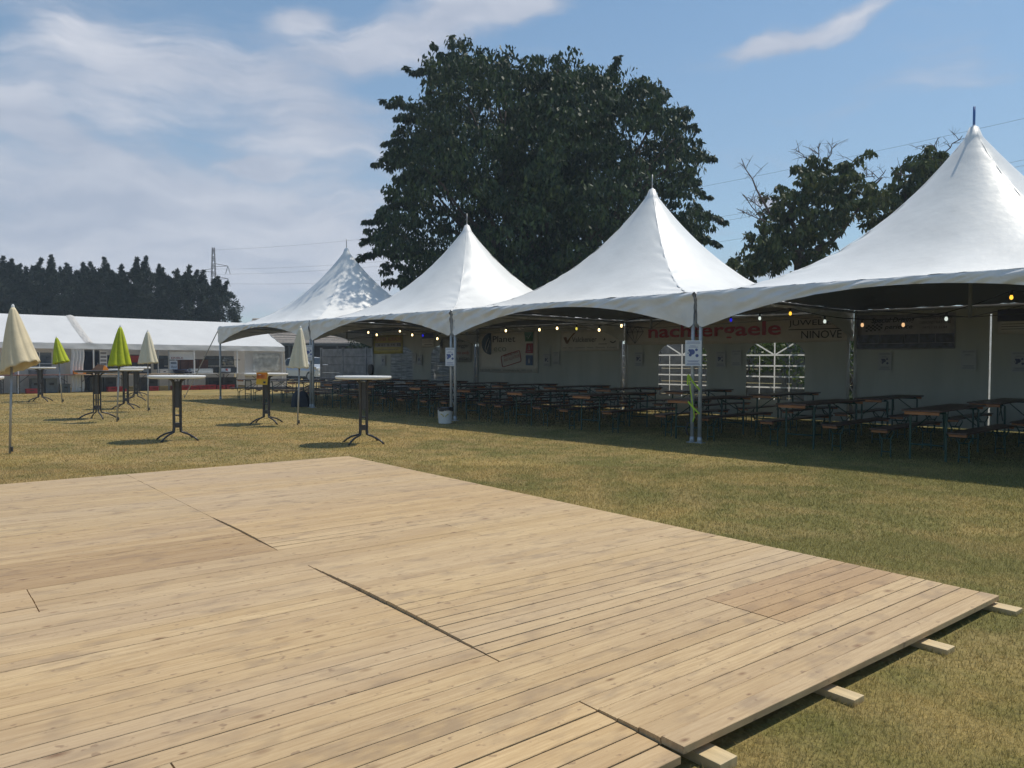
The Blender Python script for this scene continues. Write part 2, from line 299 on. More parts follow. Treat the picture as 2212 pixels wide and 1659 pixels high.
# ------------------------------------------------------------------ wooden deck
def deck_mat():
    m = bpy.data.materials.new('deck_boards'); m.use_nodes = True; t = m.node_tree; t.nodes.clear(); n = lambda ty: t.nodes.new(ty); L_ = t.links.new
    g = n('ShaderNodeNewGeometry'); tcn = n('ShaderNodeTexCoord')
    rv = n('ShaderNodeVectorMath'); rv.operation = 'SCALE'; cx = n('ShaderNodeCombineXYZ'); L_(g.outputs['Random Per Island'], cx.inputs[1]); L_(cx.outputs[0], rv.inputs[0]); rv.inputs['Scale'].default_value = 37
    ad = n('ShaderNodeVectorMath'); ad.operation = 'ADD'; L_(tcn.outputs['Object'], ad.inputs[0]); L_(rv.outputs[0], ad.inputs[1])
    def nz(scale, st, det=5, lo=.3, hi=.7, src=None):
        mpn = n('ShaderNodeMapping'); mpn.inputs['Scale'].default_value = st; L_(src or ad.outputs[0], mpn.inputs[0])
        q = n('ShaderNodeTexNoise'); q.inputs['Scale'].default_value = scale; q.inputs['Detail'].default_value = det; L_(mpn.outputs[0], q.inputs[0])
        r = n('ShaderNodeMapRange'); r.inputs[1].default_value = lo; r.inputs[2].default_value = hi; L_(q.outputs[0], r.inputs[0]); return r.outputs[0]
    def mixc(f, a, b):
        q = n('ShaderNodeMix'); q.data_type = 'RGBA'
        for i, x in ((0, f), (6, a), (7, b)):
            if hasattr(x, 'links'): L_(x, q.inputs[i])
            elif isinstance(x, tuple): q.inputs[i].default_value = (*x, 1)
            else: q.inputs[i].default_value = x
        return q.outputs[2]
    def mul(a, b):
        q = n('ShaderNodeMath'); q.operation = 'MULTIPLY'; q.use_clamp = True
        for i, x in enumerate((a, b)):
            if hasattr(x, 'links'): L_(x, q.inputs[i])
            else: q.inputs[i].default_value = x
        return q.outputs[0]
    blotch = nz(1.0, (3.5, .9, 1), 4, .38, .66)
    grain = nz(22, (4, .22, 1), 4, .35, .7); fine = nz(60, (5, .5, 1), 3, .3, .75)
    band = nz(.8, (1.6, .25, 1), 2, .4, .7, tcn.outputs['Object'])
    c = mixc(g.outputs['Random Per Island'], (.53, .38, .205), (.65, .49, .285))
    c = mixc(mul(blotch, .5), c, (.45, .325, .20)); c = mixc(mul(grain, .55), c, (.34, .215, .105)); c = mixc(mul(fine, .24), c, (.32, .21, .12))
    c = mixc(mul(band, .34), c, (.40, .31, .235))
    # weathered grey smudges and brown knots
    sm = nz(6, (1.3, .7, 1), 7, .54, .70); c = mixc(mul(sm, .5), c, (.25, .18, .125)); sp2 = nz(26, (1.0, .7, 1), 2, .66, .72); c = mixc(mul(sp2, .6), c, (.22, .14, .09))
    vo = n('ShaderNodeTexVoronoi'); vo.inputs['Scale'].default_value = 7.5; mv = n('ShaderNodeMapping'); mv.inputs['Scale'].default_value = (1.5, .7, 0); L_(ad.outputs[0], mv.inputs[0]); L_(mv.outputs[0], vo.inputs[0])
    sel0 = n('ShaderNodeSeparateColor'); L_(vo.outputs['Color'], sel0.inputs[0]); p2 = n('ShaderNodeMath'); p2.operation = 'MULTIPLY_ADD'; L_(mul(sel0.outputs[1], sel0.outputs[1]), p2.inputs[0]); p2.inputs[1].default_value = .22; p2.inputs[2].default_value = .065
    kr = n('ShaderNodeMapRange'); kr.inputs[1].default_value = .02; L_(p2.outputs[0], kr.inputs[2]); kr.inputs[3].default_value = 1; kr.inputs[4].default_value = 0; L_(vo.outputs['Distance'], kr.inputs[0])
    sel = n('ShaderNodeSeparateColor'); L_(vo.outputs['Color'], sel.inputs[0]); gt = n('ShaderNodeMath'); gt.operation = 'GREATER_THAN'; L_(sel.outputs[0], gt.inputs[0]); gt.inputs[1].default_value = .3
    c = mixc(mul(mul(kr.outputs[0], gt.outputs[0]), .85), c, (.16, .08, .04))
    P = n('ShaderNodeBsdfPrincipled'); P.inputs['Roughness'].default_value = .62; P.inputs['Specular IOR Level'].default_value = .35; L_(c, P.inputs['Base Color'])
    at = n('ShaderNodeObjectInfo'); cm = n('ShaderNodeMix'); cm.data_type = 'RGBA'; cm.blend_type = 'MULTIPLY'; cm.inputs[0].default_value = 1; L_(c, cm.inputs[6]); L_(at.outputs['Color'], cm.inputs[7]); L_(cm.outputs[2], P.inputs['Base Color'])
    b = n('ShaderNodeBump'); b.inputs['Strength'].default_value = .25; b.inputs['Distance'].default_value = .003; L_(grain, b.inputs['Height']); L_(b.outputs[0], P.inputs['Normal'])
    o = n('ShaderNodeOutputMaterial'); L_(P.outputs[0], o.inputs[0]); return m
DM = deck_mat(); NEWWOOD = mat('fresh_batten_wood', (.62, .47, .26), .6, var=.12, scale=5, stretch=(1, 8, 1), bump=.1)
deck = thing('dance_floor', 'large pale wooden plank dance floor lying on the grass in the foreground', 'dance floor', DB, DA)
PIT = DLEN/80; rd = random.Random(11)
def section(i0, i1, b0, b1, dz_=0, tint=(1, 1, 1), de=0, end=0):
    m = MB()
    for i in range(i0, i1):
        gp = rd.uniform(.0034, .0068); fr = (i+.5-i0)/(i1-i0); prf = (fr**1.2 if end else math.sin(math.pi*fr)); dz = dz_*prf; x0 = i*PIT+gp/2+de; x1 = (i+1)*PIT-gp/2+de; q0 = b0+.0015+abs(dz)*.28+rd.uniform(0, .002); q1 = b1-.0015-abs(dz)*.28-rd.uniform(0, .002)
        zz = .070+rd.uniform(-.0008, .0008); nseg = 10
        # gently bowed board with eased edges
        bow = rd.uniform(-.0012, .0012)
        vs = []
        for j in range(nseg+1):
            yy = q0+(q1-q0)*j/nseg; w_ = bow*math.sin(math.pi*j/nseg*1.7+i)
            zt = zz+dz*(j/nseg)**2*(1 if b0 == 0 else 0)+(dz*(1-j/nseg)**2 if b0 else 0); zb = zt-.027; prof = [(x0, zb), (x0, zt-.002), (x0+.002, zt), (x1-.002, zt), (x1, zt-.002), (x1, zb)]
            vs += [(x+w_*.5, -yy, z) for x, z in prof]
        fs = [(j*6+k, j*6+(k+1) % 6, (j+1)*6+(k+1) % 6, (j+1)*6+k) for j in range(nseg) for k in range(6)]
        fs += [tuple(range(6))[::-1], tuple(nseg*6+k for k in range(6))]
        m.add(vs, fs)
    o = m.build('board_section', DM, deck); o.color = (*tint, 1)
J = 2.775
section(0, 30, 0, J, 0, (1, .985, .96)); section(30, 45, 0, J, .010, (1.02, .99, .94)); section(45, 50, 0, 1.40, 0, (1.05, 1.04, 1.0)); section(45, 50, 1.40, 4.235, .001, (.98, .95, .9))
section(50, 70, 0, J, .018, (1.03, 1.02, 1.0)); section(70, 75, 0, 1.35, .003, (.88, .80, .73)); section(70, 75, 1.35, 4.12, .001, (.98, .96, .93)); section(75, 80, 0, J, .020, (1.0, .98, .95), end=1)
section(0, 30, J, 2*J, 0, (.98, .97, .94)); section(30, 38, J, 2*J, -.002, (.97, .94, .9)); section(38, 45, J, 2*J, -.002, (.84, .78, .72)); section(45, 50, 4.235, 7.0, .003, (1.05, 1.02, .97))
section(50, 70, J, 2*J, 0, (1.02, 1.0, .97)); section(70, 75, 4.12, 6.9, 0); section(75, 80, J, 2*J, -.010, (1.08, 1.04, .96), 0, end=1)
section(0, 45, 2*J, DW, 0); section(45, 50, 7.0, DW, 0); section(50, 70, 2*J, DW, .002); section(70, 75, 6.9, DW, 0); section(75, 80, 2*J, DW, -.002)
for b0, b1, x1, z1 in [(-.005, .098, 8.04, .027), (.898, .985, 8.045, .027), (1.765, 1.845, 8.04, .027), (2.59, 2.685, 8.015, .046), (3.45, 3.54, 7.9, .034), (4.3, 4.39, 7.9, .034), (5.2, 5.29, 7.9, .034), (6.1, 6.19, 7.9, .034), (7, 7.09, 7.9, .034), (8.2, 8.29, 7.9, .034)]:
    m = MB(); m.box(.03, x1, -b1, -b0, -.002, min(z1, .036)); m.build('batten', NEWWOOD, deck, bevel=.002)

# ------------------------------------------------------------------ peaked tents
H2 = L/2
def can_z(x, y):
    a, b = abs(x)/H2, abs(y)/H2; ch = max(a, b); eu = math.hypot(a, b); wgt = ch**.8
    n_ = min(1, (1-wgt)*eu + wgt*ch); return EV + (PK-EV)*(1-n_)**1.63
def canopy_mesh(seed):
    m = MB(); nr, na = 64, 256; vs = []
    hw = H2-.035
    for i in range(nr+1):
        c = 1-(1-i/nr)**1.25; c = max(c, .012)
        for j in range(na):
            t = 4*j/na; k = int(t); f = (t-k)*2-1
            px, py = [(f, -1), (1, f), (-f, 1), (-1, -f)][k]
            if c < .3:   # round near the peak
                ln = math.hypot(px, py); mixr = 1-c/.3; q = (1-mixr)+mixr/ln*1.08; px *= q; py *= q
            x, y = px*c*hw, py*c*hw; z = can_z(x*H2/hw, y*H2/hw)
            per = t*4.0+seed*17
            edge = math.exp(-((1-c-.02)/.035)**2)
            z += edge*(.03*noise.noise(Vector((per*5+c*14, seed, c*6)))+.022*noise.noise(Vector((per*13+c*25, seed, c*20))))
            # soft stress folds fanning from the hips
            hip = 1-abs(abs(px)-abs(py))/max(abs(px), abs(py))
            z += .012*max(0, hip-.7)/.3*math.sin(c*60+3*noise.noise(Vector((x*2, y*2, seed))))*(1-edge)
            z += .02*noise.noise(Vector((x*1.1, y*1.1, seed*3)))*c*(1-c)*3
            if c < .02: z = PK-.01
            vs.append((x, y, z))
    fs = [(i*na+j, i*na+(j+1) % na, (i+1)*na+(j+1) % na, (i+1)*na+j) for i in range(nr) for j in range(na)]
    m.add(vs, fs); m.add([(0, 0, PK+.01)], []); top = len(m.v)-1
    for j in range(na): m.f.append((j, (j+1) % na, top)); m.mi.append(0)
    return m
def valance_mb(seed):
    m = MB(); hw = H2-.035; n_ = 150
    def P(a, b):
        x = (a*2-1)*hw; q = abs(x)/hw
        dep = .11 + .52*q**2.05
        if q > .965: dep -= ((q-.965)/.035)**2*.10
        z = EV - dep*b + .006*(1-b)*noise.noise(Vector((x*9, seed, 0)))
        b = b*b if b < .5 else b*b
        z = EV - dep*b
        dd = EV-z; crn = math.sin(min(1, dd/.10)*math.pi/2)
        cr = noise.noise(Vector((x*3.2+dd*9, seed, dd*6)))+.7*noise.noise(Vector((x*8+dd*22, seed+3, dd*9)))
        y = -hw - crn*.045*(1+1.5*cr)*math.exp(-dd/.35) + .03*min(1, dd/.2)*noise.noise(Vector((x*1.6+dd*2, seed*5, dd*2))) + .008*noise.noise(Vector((x*6, seed, dd*5)))
        z += .012*cr*(1-b)*(1 if b > 0 else .6)
        return (x, y, z)
    return m.grid(P, n_, 14)
tent_no = ['first', 'second', 'third', 'fourth', 'fifth']
def hub_cables():
    m = MB()
    for a, b in ((1, 1), (1, -1), (-1, 1), (-1, -1)): m.tube([(a*(H2-.08), b*(H2-.08), EV-.12), (0, 0, 2.14)], .006, 5)
    return m
def beams():
    m = MB(); h = H2-.07
    for z in (EV-.05, ):
        for s in (-1, 1):
            m.tube([(-h, s*h, z), (h, s*h, z)], .024, 8); m.tube([(s*h, -h, z), (s*h, h, z)], .024, 8)
    return m
def post(x, y, ladder=False):
    m = MB(); m.tube([(x, y, 0.01), (x, y, EV-.02)], .032, 12); m.box(x-.07, x+.07, y-.07, y+.07, 0, .012); m.tube([(x, y, .012), (x, y, .1)], .04, 12)
    return m
tents = []
for k in range(5):
    sc = (k-3)*L+H2
    lab = ['white peaked tent canopy dappled by tree shade, leftmost of the row', 'white peaked tent second from the left, before the big dark tree', 'white peaked tent third from the left, over the arched windows',
           'white peaked tent with the blue mast tip, nearest and largest on the right', 'unseen white peaked tent continuing the row past the right edge, added for shade'][k]  # last tent is unseen, added to darken the right end of the interior
    t = thing('peaked_tent', lab, 'tent', W(sc, H2), PHI, 'white peaked tents standing in a row'); tents.append(t)
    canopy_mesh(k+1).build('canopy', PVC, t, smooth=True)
    for q in range(4):
        o = valance_mb(k*4+q+1).build('valance', VAL, t, smooth=True); o.rotation_euler = (0, 0, q*math.pi/2)
    m = MB()
    for sx, sy in ((1, 1), (1, -1), (-1, 1), (-1, -1)):
        m2 = []
        for i in range(1, 45):
            c = i/44*.985; hw = (H2-.035); x = sx*c*hw; y = sy*c*hw
            if c < .3: ln = math.sqrt(2); mixr = 1-c/.3; qq = (1-mixr)+mixr/ln*1.08; x *= qq; y *= qq
            m2.append((x, y, can_z(x*H2/hw, y*H2/hw)+.004+.003*math.sin(i*2.3)))
        ss = Vector((-sy, sx, 0)).normalized()*.018
        base_ = len(m.v); m.v += [tuple(Vector(p)+ss*k_*(1+.4*math.sin(ii*1.7))+Vector((0, 0, .004*(k_ == 0)+.006*noise.noise(Vector((ii*.9, k_, k)))-.006*abs(k_)))) for ii, p in enumerate(m2) for k_ in (-1, 0, 1)]
        m.f += [(base_+ii*3+q_, base_+ii*3+q_+1, base_+ii*3+q_+4, base_+ii*3+q_+3) for ii in range(len(m2)-1) for q_ in (0, 1)]; m.mi += [0]*(2*(len(m2)-1))
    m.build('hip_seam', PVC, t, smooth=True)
    cap = MB(); cap.lathe([(.055, PK-.10), (.05, PK-.02), (.03, PK+.02), (.012, PK+.03)], 16); cap.build('peak_cap', WHITE, t, smooth=True)
    mm = MB(); mm.lathe([(.03, 2.12), (.03, PK-.05)], 12); mm.build('mast', ALUD, t, smooth=True)
    tp = MB(); rr = .02 if k == 3 else .013; tp.lathe([(rr, PK), (rr, PK+.33)], 10); tp.build('mast_tip', mat('blue_mast_paint', (.04, .13, .38), .4) if k == 3 else ALUD, t, smooth=True)
    hub_cables().build('bracing_cable', DGREY, t); beams().build('eave_beam', ALUD, t, smooth=True)
    for sx, sy in ((1, 1), (1, -1), (-1, 1), (-1, -1)):
        post(sx*(H2-.075), sy*(H2-.075)).build('post', ALU, t, smooth=True)
# ladder braces between the paired posts
def ladder(k, t0, z0, z1):   # tie between tents k and k-1 at the front or back corner; belongs to tent k
    m = MB(); x = -H2; y = (-(H2-.075) if t0 == 0 else (H2-.075))
    z = z0; i = 0; pts = []
    while z < z1: pts.append((x+(-.045 if i % 2 else .045), y, z)); z += .15; i += 1
    m.tube(pts, .007, 6)
    m.build('ladder_rung', ALU, tents[k])
ladder(2, 0, .35, 2.4); ladder(1, 0, .4, 2.3); ladder(3, 1, .4, 2.3); ladder(2, 1, .4, 2.3)
# back walls with arched windows
def arch(x0, x1, z0, zs, zt, n_=14):
    cx = (x0+x1)/2; rx = (x1-x0)/2
    return [(x0, z0), (x1, z0)] + [(cx+rx*math.cos(math.pi*i/n_), zs+(zt-zs)*math.sin(math.pi*i/n_)) for i in range(n_+1)]
def wall(k, wins, slits=()):
    t = tents[k]; y = H2-.02; so = (k-3)*L+H2; m = MB()
    loops = [[(-H2+.08, .02), (H2-.08, .02), (H2-.08, EV-.02), (-H2+.08, EV-.02)]]
    for wn in wins: loops.append(arch(wn[0]-so, wn[1]-so, wn[2], wn[3], wn[4]))
    for s in slits: loops.append([(s-so-.016, .05), (s-so+.016, .05), (s-so+.02, 2.36), (s-so-.012, 2.36)])
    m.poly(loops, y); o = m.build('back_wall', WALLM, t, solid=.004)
    for wn in wins:
        p = MB(); p.poly([arch(wn[0]-so, wn[1]-so, wn[2], wn[3], wn[4])], y+.006); p.build('window_film', FILM2 if wn[5] else FILM, o)
        x0, x1, z0, zs, zt, cr_ = wn; x0 -= so; x1 -= so; cx = (x0+x1)/2; b = MB(); h_ = .016; rx = (x1-x0)/2
        def strip(ax, az_, bx, bz, wd=.017):
            d = Vector((bx-ax, bz-az_)); nn = Vector((-d.y, d.x)).normalized()*wd
            b.add([(ax-nn.x, y-.012, az_-nn.y), (bx-nn.x, y-.012, bz-nn.y), (bx+nn.x, y-.012, bz+nn.y), (ax+nn.x, y-.012, az_+nn.y)], [(0, 1, 2, 3)])
        for q in range(4): strip(x0, zs-(zs-z0)*q/4*.96, x1, zs-(zs-z0)*q/4*.96)
        strip(cx, z0, cx, zt); strip(x0+(x1-x0)*.24, z0, x0+(x1-x0)*.24, zs, .011); strip(x0+(x1-x0)*.75, z0, x0+(x1-x0)*.75, zs, .011)
        for sg in (-1, 1): strip(cx, zs, cx+sg*rx*.66, zs+(zt-zs)*.75)
        b.build('glazing_bar', STRIP if not cr_ else mat('grey_bar', (.3, .32, .3), .6, transl=.2), o)
    for s in slits:
        p = MB(); p.box(s-so-.018, s-so+.022, y+.012, y+.016, .03, 2.38); p.build('zip_strip', STRIP, o)
wall(0, [(-18.16, -16.7, .3, 1.57, 1.97, 1), (-15.56, -14.1, .3, 1.57, 1.97, 1)]); wall(1, []); wall(2, [(-5.3, -3.78, .45, 1.56, 1.93, 0), (-2.64, -1.12, .45, 1.55, 1.93, 0)]); wall(3, [], (2.73,)); wall(4, [])

# ------------------------------------------------------------------ lettering
def text_mesh(body, font_bold=False, shear=0, spacing=1):
    c = bpy.data.curves.new('t', 'FONT'); c.body = body; c.size = 1; c.resolution_u = 3; c.shear = shear; c.space_character = spacing
    if font_bold: c.offset = .018
    o = bpy.data.objects.new('t', c); COL.objects.link(o); bpy.context.view_layer.update()
    me = bpy.data.meshes.new_from_object(o.evaluated_get(bpy.context.evaluated_depsgraph_get())); bpy.data.objects.remove(o)
    return me
def lettering(body, x0, z0, x1, hgt, y, m_, parent, bold=False, shear=0, rot=0, name='lettering'):
    me = text_mesh(body, bold, shear); co = np.array([v.co[:] for v in me.vertices])
    if len(co) == 0: return
    mn = co.min(0); mx = co.max(0); s0 = (x1-x0)/(mx[0]-mn[0]); s1 = hgt/(mx[1]-mn[1])
    X = (co[:, 0]-mn[0])*s0; Z = (co[:, 1]-mn[1])*s1
    c, s = math.cos(rot), math.sin(rot)
    out = np.stack([x0+X*c-Z*s, np.full(len(X), y), z0+X*s+Z*c], 1)
    for v, p in zip(me.vertices, out): v.co = p
    me.materials.append(m_); me.update(); o = bpy.data.objects.new(name, me); COL.objects.link(o); o.parent = parent; return o
WL = L-.05
def banner(name, label, s0, s1, z0, z1, m_, t=WL, cat='banner', group=None, sag=.015):
    o = thing(name, label, cat, W((s0+s1)/2, t), PHI, group); w_ = (s1-s0)/2; m = MB()
    m.grid(lambda a, b: ((a*2-1)*w_, sag*noise.noise(Vector((a*6, b*3, s0))), z0+(z1-z0)*b - sag*.6*math.sin(a*math.pi)*(1-b)), 16, 6)
    m.build('sheet', m_, o, smooth=True, solid=.002); o['w'] = 1; del o['w']; return o, (s0+s1)/2
YB = mat('yellow_banner', (.40, .34, .05), .5, var=.12, scale=3); GREYB = mat('grey_white_banner', (.56, .54, .50), .5, var=.06, scale=3)
o, c = banner('banner', 'yellow banner of a plasterer hung at the left end of the tent wall', -19.42, -17.3, 1.67, 2.40, YB)
lettering('PLASTIEK  ADRIAENS', -19.17-c, 2.17, -17.36-c, .15, -.03, INKR, o)
m = MB(); m.box(-.85, .95, -.026, -.024, 1.93, 2.10); m.build('picture_band', mat('grey_band', (.28, .27, .24), .6), o)
lettering('A n i  B +4  ES', -19.0-c, 1.965, -17.40-c, .10, -.03, INKD, o, True)
lettering('www.adriaens-plastiek.be', -19.05-c, 1.79, -17.6-c, .07, -.03, INKD, o)
o, c = banner('banner', 'small white banner with a dark blue top on the leftmost tent wall', -16.07, -15.34, 1.9, 2.43, GREYB)
m = MB(); m.box(-.36, .36, -.024, -.02, 2.22, 2.42); m.build('blue_panel', mat('navy_print', (.03, .04, .14), .5), o)
m = MB(); [m.box(-.33, .33-.1*(i % 2), -.024, -.02, 2.17-i*.045, 2.18-i*.045) for i in range(3)]; m.box(-.2, .3, -.024, -.02, 1.98, 2.0); m.build('text_line', INKD, o)
o, c = banner('banner', 'floor layer banner with red words partly behind the second post', -15.0, -13.2, 1.35, 2.25, mat('grey_green_banner', (.30, .30, .28), .5))
m = MB(); m.add([(-.12-.75, -.03, 2.02), (-.75+.05, -.03, 2.2), (-.75+.05, -.03, 1.84)], [(0, 1, 2)]); m.build('triangle_logo', INKD, o)
lettering('vloer', .1, 2.06, .6, .11, -.03, INKD, o); lettering('elegger', .05, 1.83, .80, .17, -.03, INKD, o); lettering('rea awidc', .12, 1.62, .80, .12, -.03, INKR, o); lettering('e eistan', .05, 1.42, .80, .12, -.03, INKD, o)
o, c = banner('banner', 'large white banner reading Planet eco with green, red and blue icons', -12.8, -9.95, 1.0, 2.40, GREYB)
lettering('Planet', -12.07-c, 2.02, -10.97-c, .21, -.03, INKD, o); lettering('eco', -12.02-c, 1.71, -11.4-c, .14, -.03, mat('grey_green_ink', (.22, .24, .17), .6), o)
m = MB(); m.poly([[(.48+.0-1.28+.02, 1.6)] + [(-.78-.49*math.sin(math.pi*i/20), 1.97-.37*math.cos(math.pi*i/20)) for i in range(21)]], -.028)
m.build('globe_logo', mat('dark_teal_ink', (.02, .05, .09), .5), o)
m = MB(); m.tube([(-1.02, -.034, 1.68), (-1.08, -.034, 1.82), (-1.0, -.034, 2.02), (-.9, -.034, 2.18), (-.86, -.034, 2.05), (-.94, -.034, 1.85), (-1.02, -.034, 1.68)], .010, 5); m.build('globe_line', GREYB, o)
for (a, b, e, f), mm, nm in [((-10.55, -10.13, 2.02, 2.33), mat('green_icon', (.03, .14, .06), .5), 'green_icon'), ((-10.50, -10.15, 1.64, 1.96), mat('red_icon', (.26, .02, .025), .5), 'red_icon'), ((-10.48, -10.16, 1.25, 1.58), mat('blue_icon', (.03, .08, .2), .5), 'blue_icon')]:
    m = MB(); m.poly([[(a-c+.05, e), (b-c-.03, e), (b-c, f), (a-c, f)]] if nm == 'green_icon' else [[(a-c, e), (b-c, e), (b-c, f), (a-c+(.05 if nm == 'red_icon' else 0), f)]], -.028); ic = m.build(nm, mm, o)
    m = MB(); x = (a+b)/2-c; z = (e+f)/2
    if nm == 'green_icon': m.tube([(x-.08, -.034, z+.02), (x-.02, -.034, z-.06), (x+.09, -.034, z+.08)], .012, 5)
    elif nm == 'red_icon': m.tube([(x-.035, -.034, z-.05), (x-.03, -.034, z+.04), (x, -.034, z+.10), (x+.03, -.034, z+.04), (x+.035, -.034, z-.05)], .011, 5); m.box(x-.07, x+.07, -.036, -.032, z-.11, z-.1)
    else: m.poly([[(x-.022, z-.1), (x+.022, z-.1), (x+.026, z-.02), (x, z+.09), (x-.026, z-.02)]], -.034)
    m.build('icon_mark', mat('pale_mark', (.5, .5, .5), .6), ic)
m = MB(); rt = .22; pts = []
def rr_loop(cx, cz, hw_, hh_, r_, rot, y):
    o_ = []
    for qx, qz, a0 in ((1, 1, 0), (-1, 1, 90), (-1, -1, 180), (1, -1, 270)):
        for i in range(5):
            a = R(a0+i*22.5); x = qx*(hw_-r_)+r_*math.cos(a); z = qz*(hh_-r_)+r_*math.sin(a)
            o_.append((cx+x*math.cos(rot)-z*math.sin(rot), y, cz+x*math.sin(rot)+z*math.cos(rot)))
    return o_+[o_[0]]
m.tube(rr_loop(-11.17-c, 1.46, .46, .185, .06, rt, -.034), .013, 5)
m.build('stamp_frame', INKR, o)
lettering('ERKEND VAN', -11.5-c, 1.50, -11.5-c+.68, .10, -.034, INKR, o, rot=rt); lettering('INSTALLATEUR!', -11.47-c, 1.36, -11.47-c+.74, .10, -.034, INKR, o, rot=rt)
lettering('Rue  Oostil   installateur   www.planeteco.be   0477 11.12', -12.7-c, 1.05, -10.2-c, .06, -.03, INKD, o)
o, c = banner('banner', 'white banner reading Valckenier with a brown check mark logo', -8.95, -6.66, 1.70, 2.33, GREYB)
lettering('Valckenier', -8.47-c, 1.965, -7.49-c, .16, -.03, INKD, o)
m = MB(); m.poly([[(-8.83-c, 2.12), (-8.70-c, 2.13), (-8.66-c, 2.02), (-8.42-c, 2.24), (-8.30-c, 2.27), (-8.52-c, 2.10), (-8.64-c, 1.92), (-8.72-c, 1.93)]], -.028); m.build('check_logo', mat('brown_ink', (.18, .10, .05), .6), o)
m = MB(); m.add([(-7.3-c+.0, -.03, 2.08), (-7.24-c, -.03, 2.03), (-7.2-c, -.03, 2.09), (-7.15-c, -.03, 2.03), (-7.22-c, -.03, 1.99)], [(0, 1, 4), (2, 3, 4)]); m.box(-7.42-c, -7.1-c, -.03, -.026, 1.89, 1.905)
m.tube([(-6.97-c, -.03, 1.97), (-6.9-c, -.03, 1.93), (-6.83-c, -.03, 1.94), (-6.78-c, -.03, 1.98)], .014, 5); m.build('partner_logo', INKD, o)
lettering('Aalst   Asse   Londerzeel   Ninove   Zaventem   Zottegem', -8.86-c, 1.77, -6.74-c, .05, -.03, INKD, o)
o, c = banner('banner', 'long banner of a jeweller in Ninove with big dark red letters', -6.45, .02, 1.86, 2.50, mat('warm_grey_banner', (.50, .46, .42), .5, var=.05), sag=.02)
lettering('nachtergaele', -5.62-c, 1.93, -1.70-c, .46, -.03, mat('red_letter', (.40, .025, .035), .5), o, True)
lettering('JUWELIER', -1.51-c, 2.21, -.30-c, .17, -.03, INKD, o); lettering('NINOVE', -1.19-c, 1.94, -.23-c, .18, -.03, INKD, o)
m = MB(); m.box(-1.51-c, -.26-c, -.033, -.03, 2.145, 2.165); m.build('underline', INKD, o)
m = MB(); dx = -6.08-c; dd = [(-.29, 2.24), (-.2, 2.36), (.2, 2.36), (.29, 2.24)]
for a, b in [((-.29, 2.22), (.29, 2.22)), ((-.18, 2.36), (.18, 2.36)), ((-.29, 2.22), (-.18, 2.36)), ((.29, 2.22), (.18, 2.36)), ((-.29, 2.22), (0, 1.89)), ((.29, 2.22), (0, 1.89)), ((-.1, 2.22), (0, 1.89)), ((.1, 2.22), (0, 1.89)), ((-.1, 2.22), (0, 2.36)), ((.1, 2.22), (0, 2.36)), ((-.18, 2.36), (-.1, 2.22)), ((.18, 2.36), (.1, 2.22))]:
    m.tube([(dx+a[0], -.032, a[1]), (dx+b[0], -.032, b[1])], .006, 4)
m.build('diamond_logo', INKD, o)
o, c = banner('banner', 'driving school banner with a checkered flag and a strip of dark photos', .10, 2.10, 1.67, 2.42, mat('lilac_grey_banner', (.33, .31, .34), .5))
lettering('Special Driving', .42-c, 2.22, 1.32-c, .14, -.03, INKD, o, True, .25); lettering('perience', .70-c, 2.08, 1.28-c, .12, -.03, INKD, o, True, .25)
lettering('TRAINING / EVENTS', 1.42-c, 2.30, 2.04-c, .055, -.03, INKD, o); lettering('DEMONSTRATIONS', 1.42-c, 2.20, 2.02-c, .055, -.03, INKD, o); lettering('0475 / 22.22.84', 1.48-c, 2.10, 1.95-c, .05, -.03, INKD, o)
m = MB()
for i in range(8):
    for j in range(4):
        if (i+j) % 2 == 0: m.box(.30+i*.045-c, .345+i*.045-c, -.028, -.026, 2.06+j*.035+i*.004, 2.095+j*.035+i*.004)
m.build('checkered_flag', INKD, o)
m = MB()
for a, b in ((-.99, -.5), (-.48, .0), (.0+.02, .3), (.32, .62), (.64, .99)): m.box(a, b, -.026, -.022, 1.80, 1.99)
m.box(-.99, .99, -.026, -.022, 1.685, 1.79); m.build('photo_strip', mat('dark_photo_print', (.05, .055, .10), .35, var=.5, scale=9), o)
o, c = banner('banner', 'dark blue and white banner at the right edge of the tent wall', 2.86, 4.6, 1.95, 2.45, GREYB)
m = MB(); m.box(-.87, .87, -.026, -.022, 2.2, 2.44); m.build('dark_panel', mat('night_print', (.02, .02, .05), .4), o)
m = MB(); [m.box(-.8, -.3+.2*(i % 2), -.026, -.022, 2.14-i*.05, 2.15-i*.05) for i in range(3)]; m.build('text_line', INKD, o)
# information sheets with blue circles
def sheet(name, label, loc, rz, wd, hg, z, m_=WHITEP, group=None, blobs=True, ink=INK):
    o = thing(name, label, 'poster', loc, rz, group); m = MB(); m.box(-wd/2, wd/2, -.002, .002, z-hg/2, z+hg/2); m.build('paper', m_, o)
    m = MB(); k = hg/.42
    for x, y, w_ in ((0, .185, .2), (0, .165, .22), (-.01, .12, .09), (.0, .1, .15), (0, -.125, .2), (0, -.14, .16), (0, -.165, .2), (0, -.185, .22)): m.box((x-w_/2)*k*wd/hg*1.6, (x+w_/2)*k*wd/hg*1.6, -.005, -.003, z+y*k-.004*k, z+y*k+.002*k)
    m.build('text_line', ink, o)
    if blobs:
        m = MB()
        for x, y, r_ in ((-.02, .02, .045), (-.06, .045, .022), (.05, .055, .022), (-.05, -.03, .024), (.06, -.04, .026), (-.085, .0, .01)):
            m.add([(x*k, -.006, z+y*k)] + [(x*k+r_*k*math.cos(R(a)), -.006, z+y*k+r_*k*math.sin(R(a))) for a in range(0, 360, 24)], [(0, i+1, (i+1) % 15+1) for i in range(15)])
        m.build('circle', ink, o)
    return o
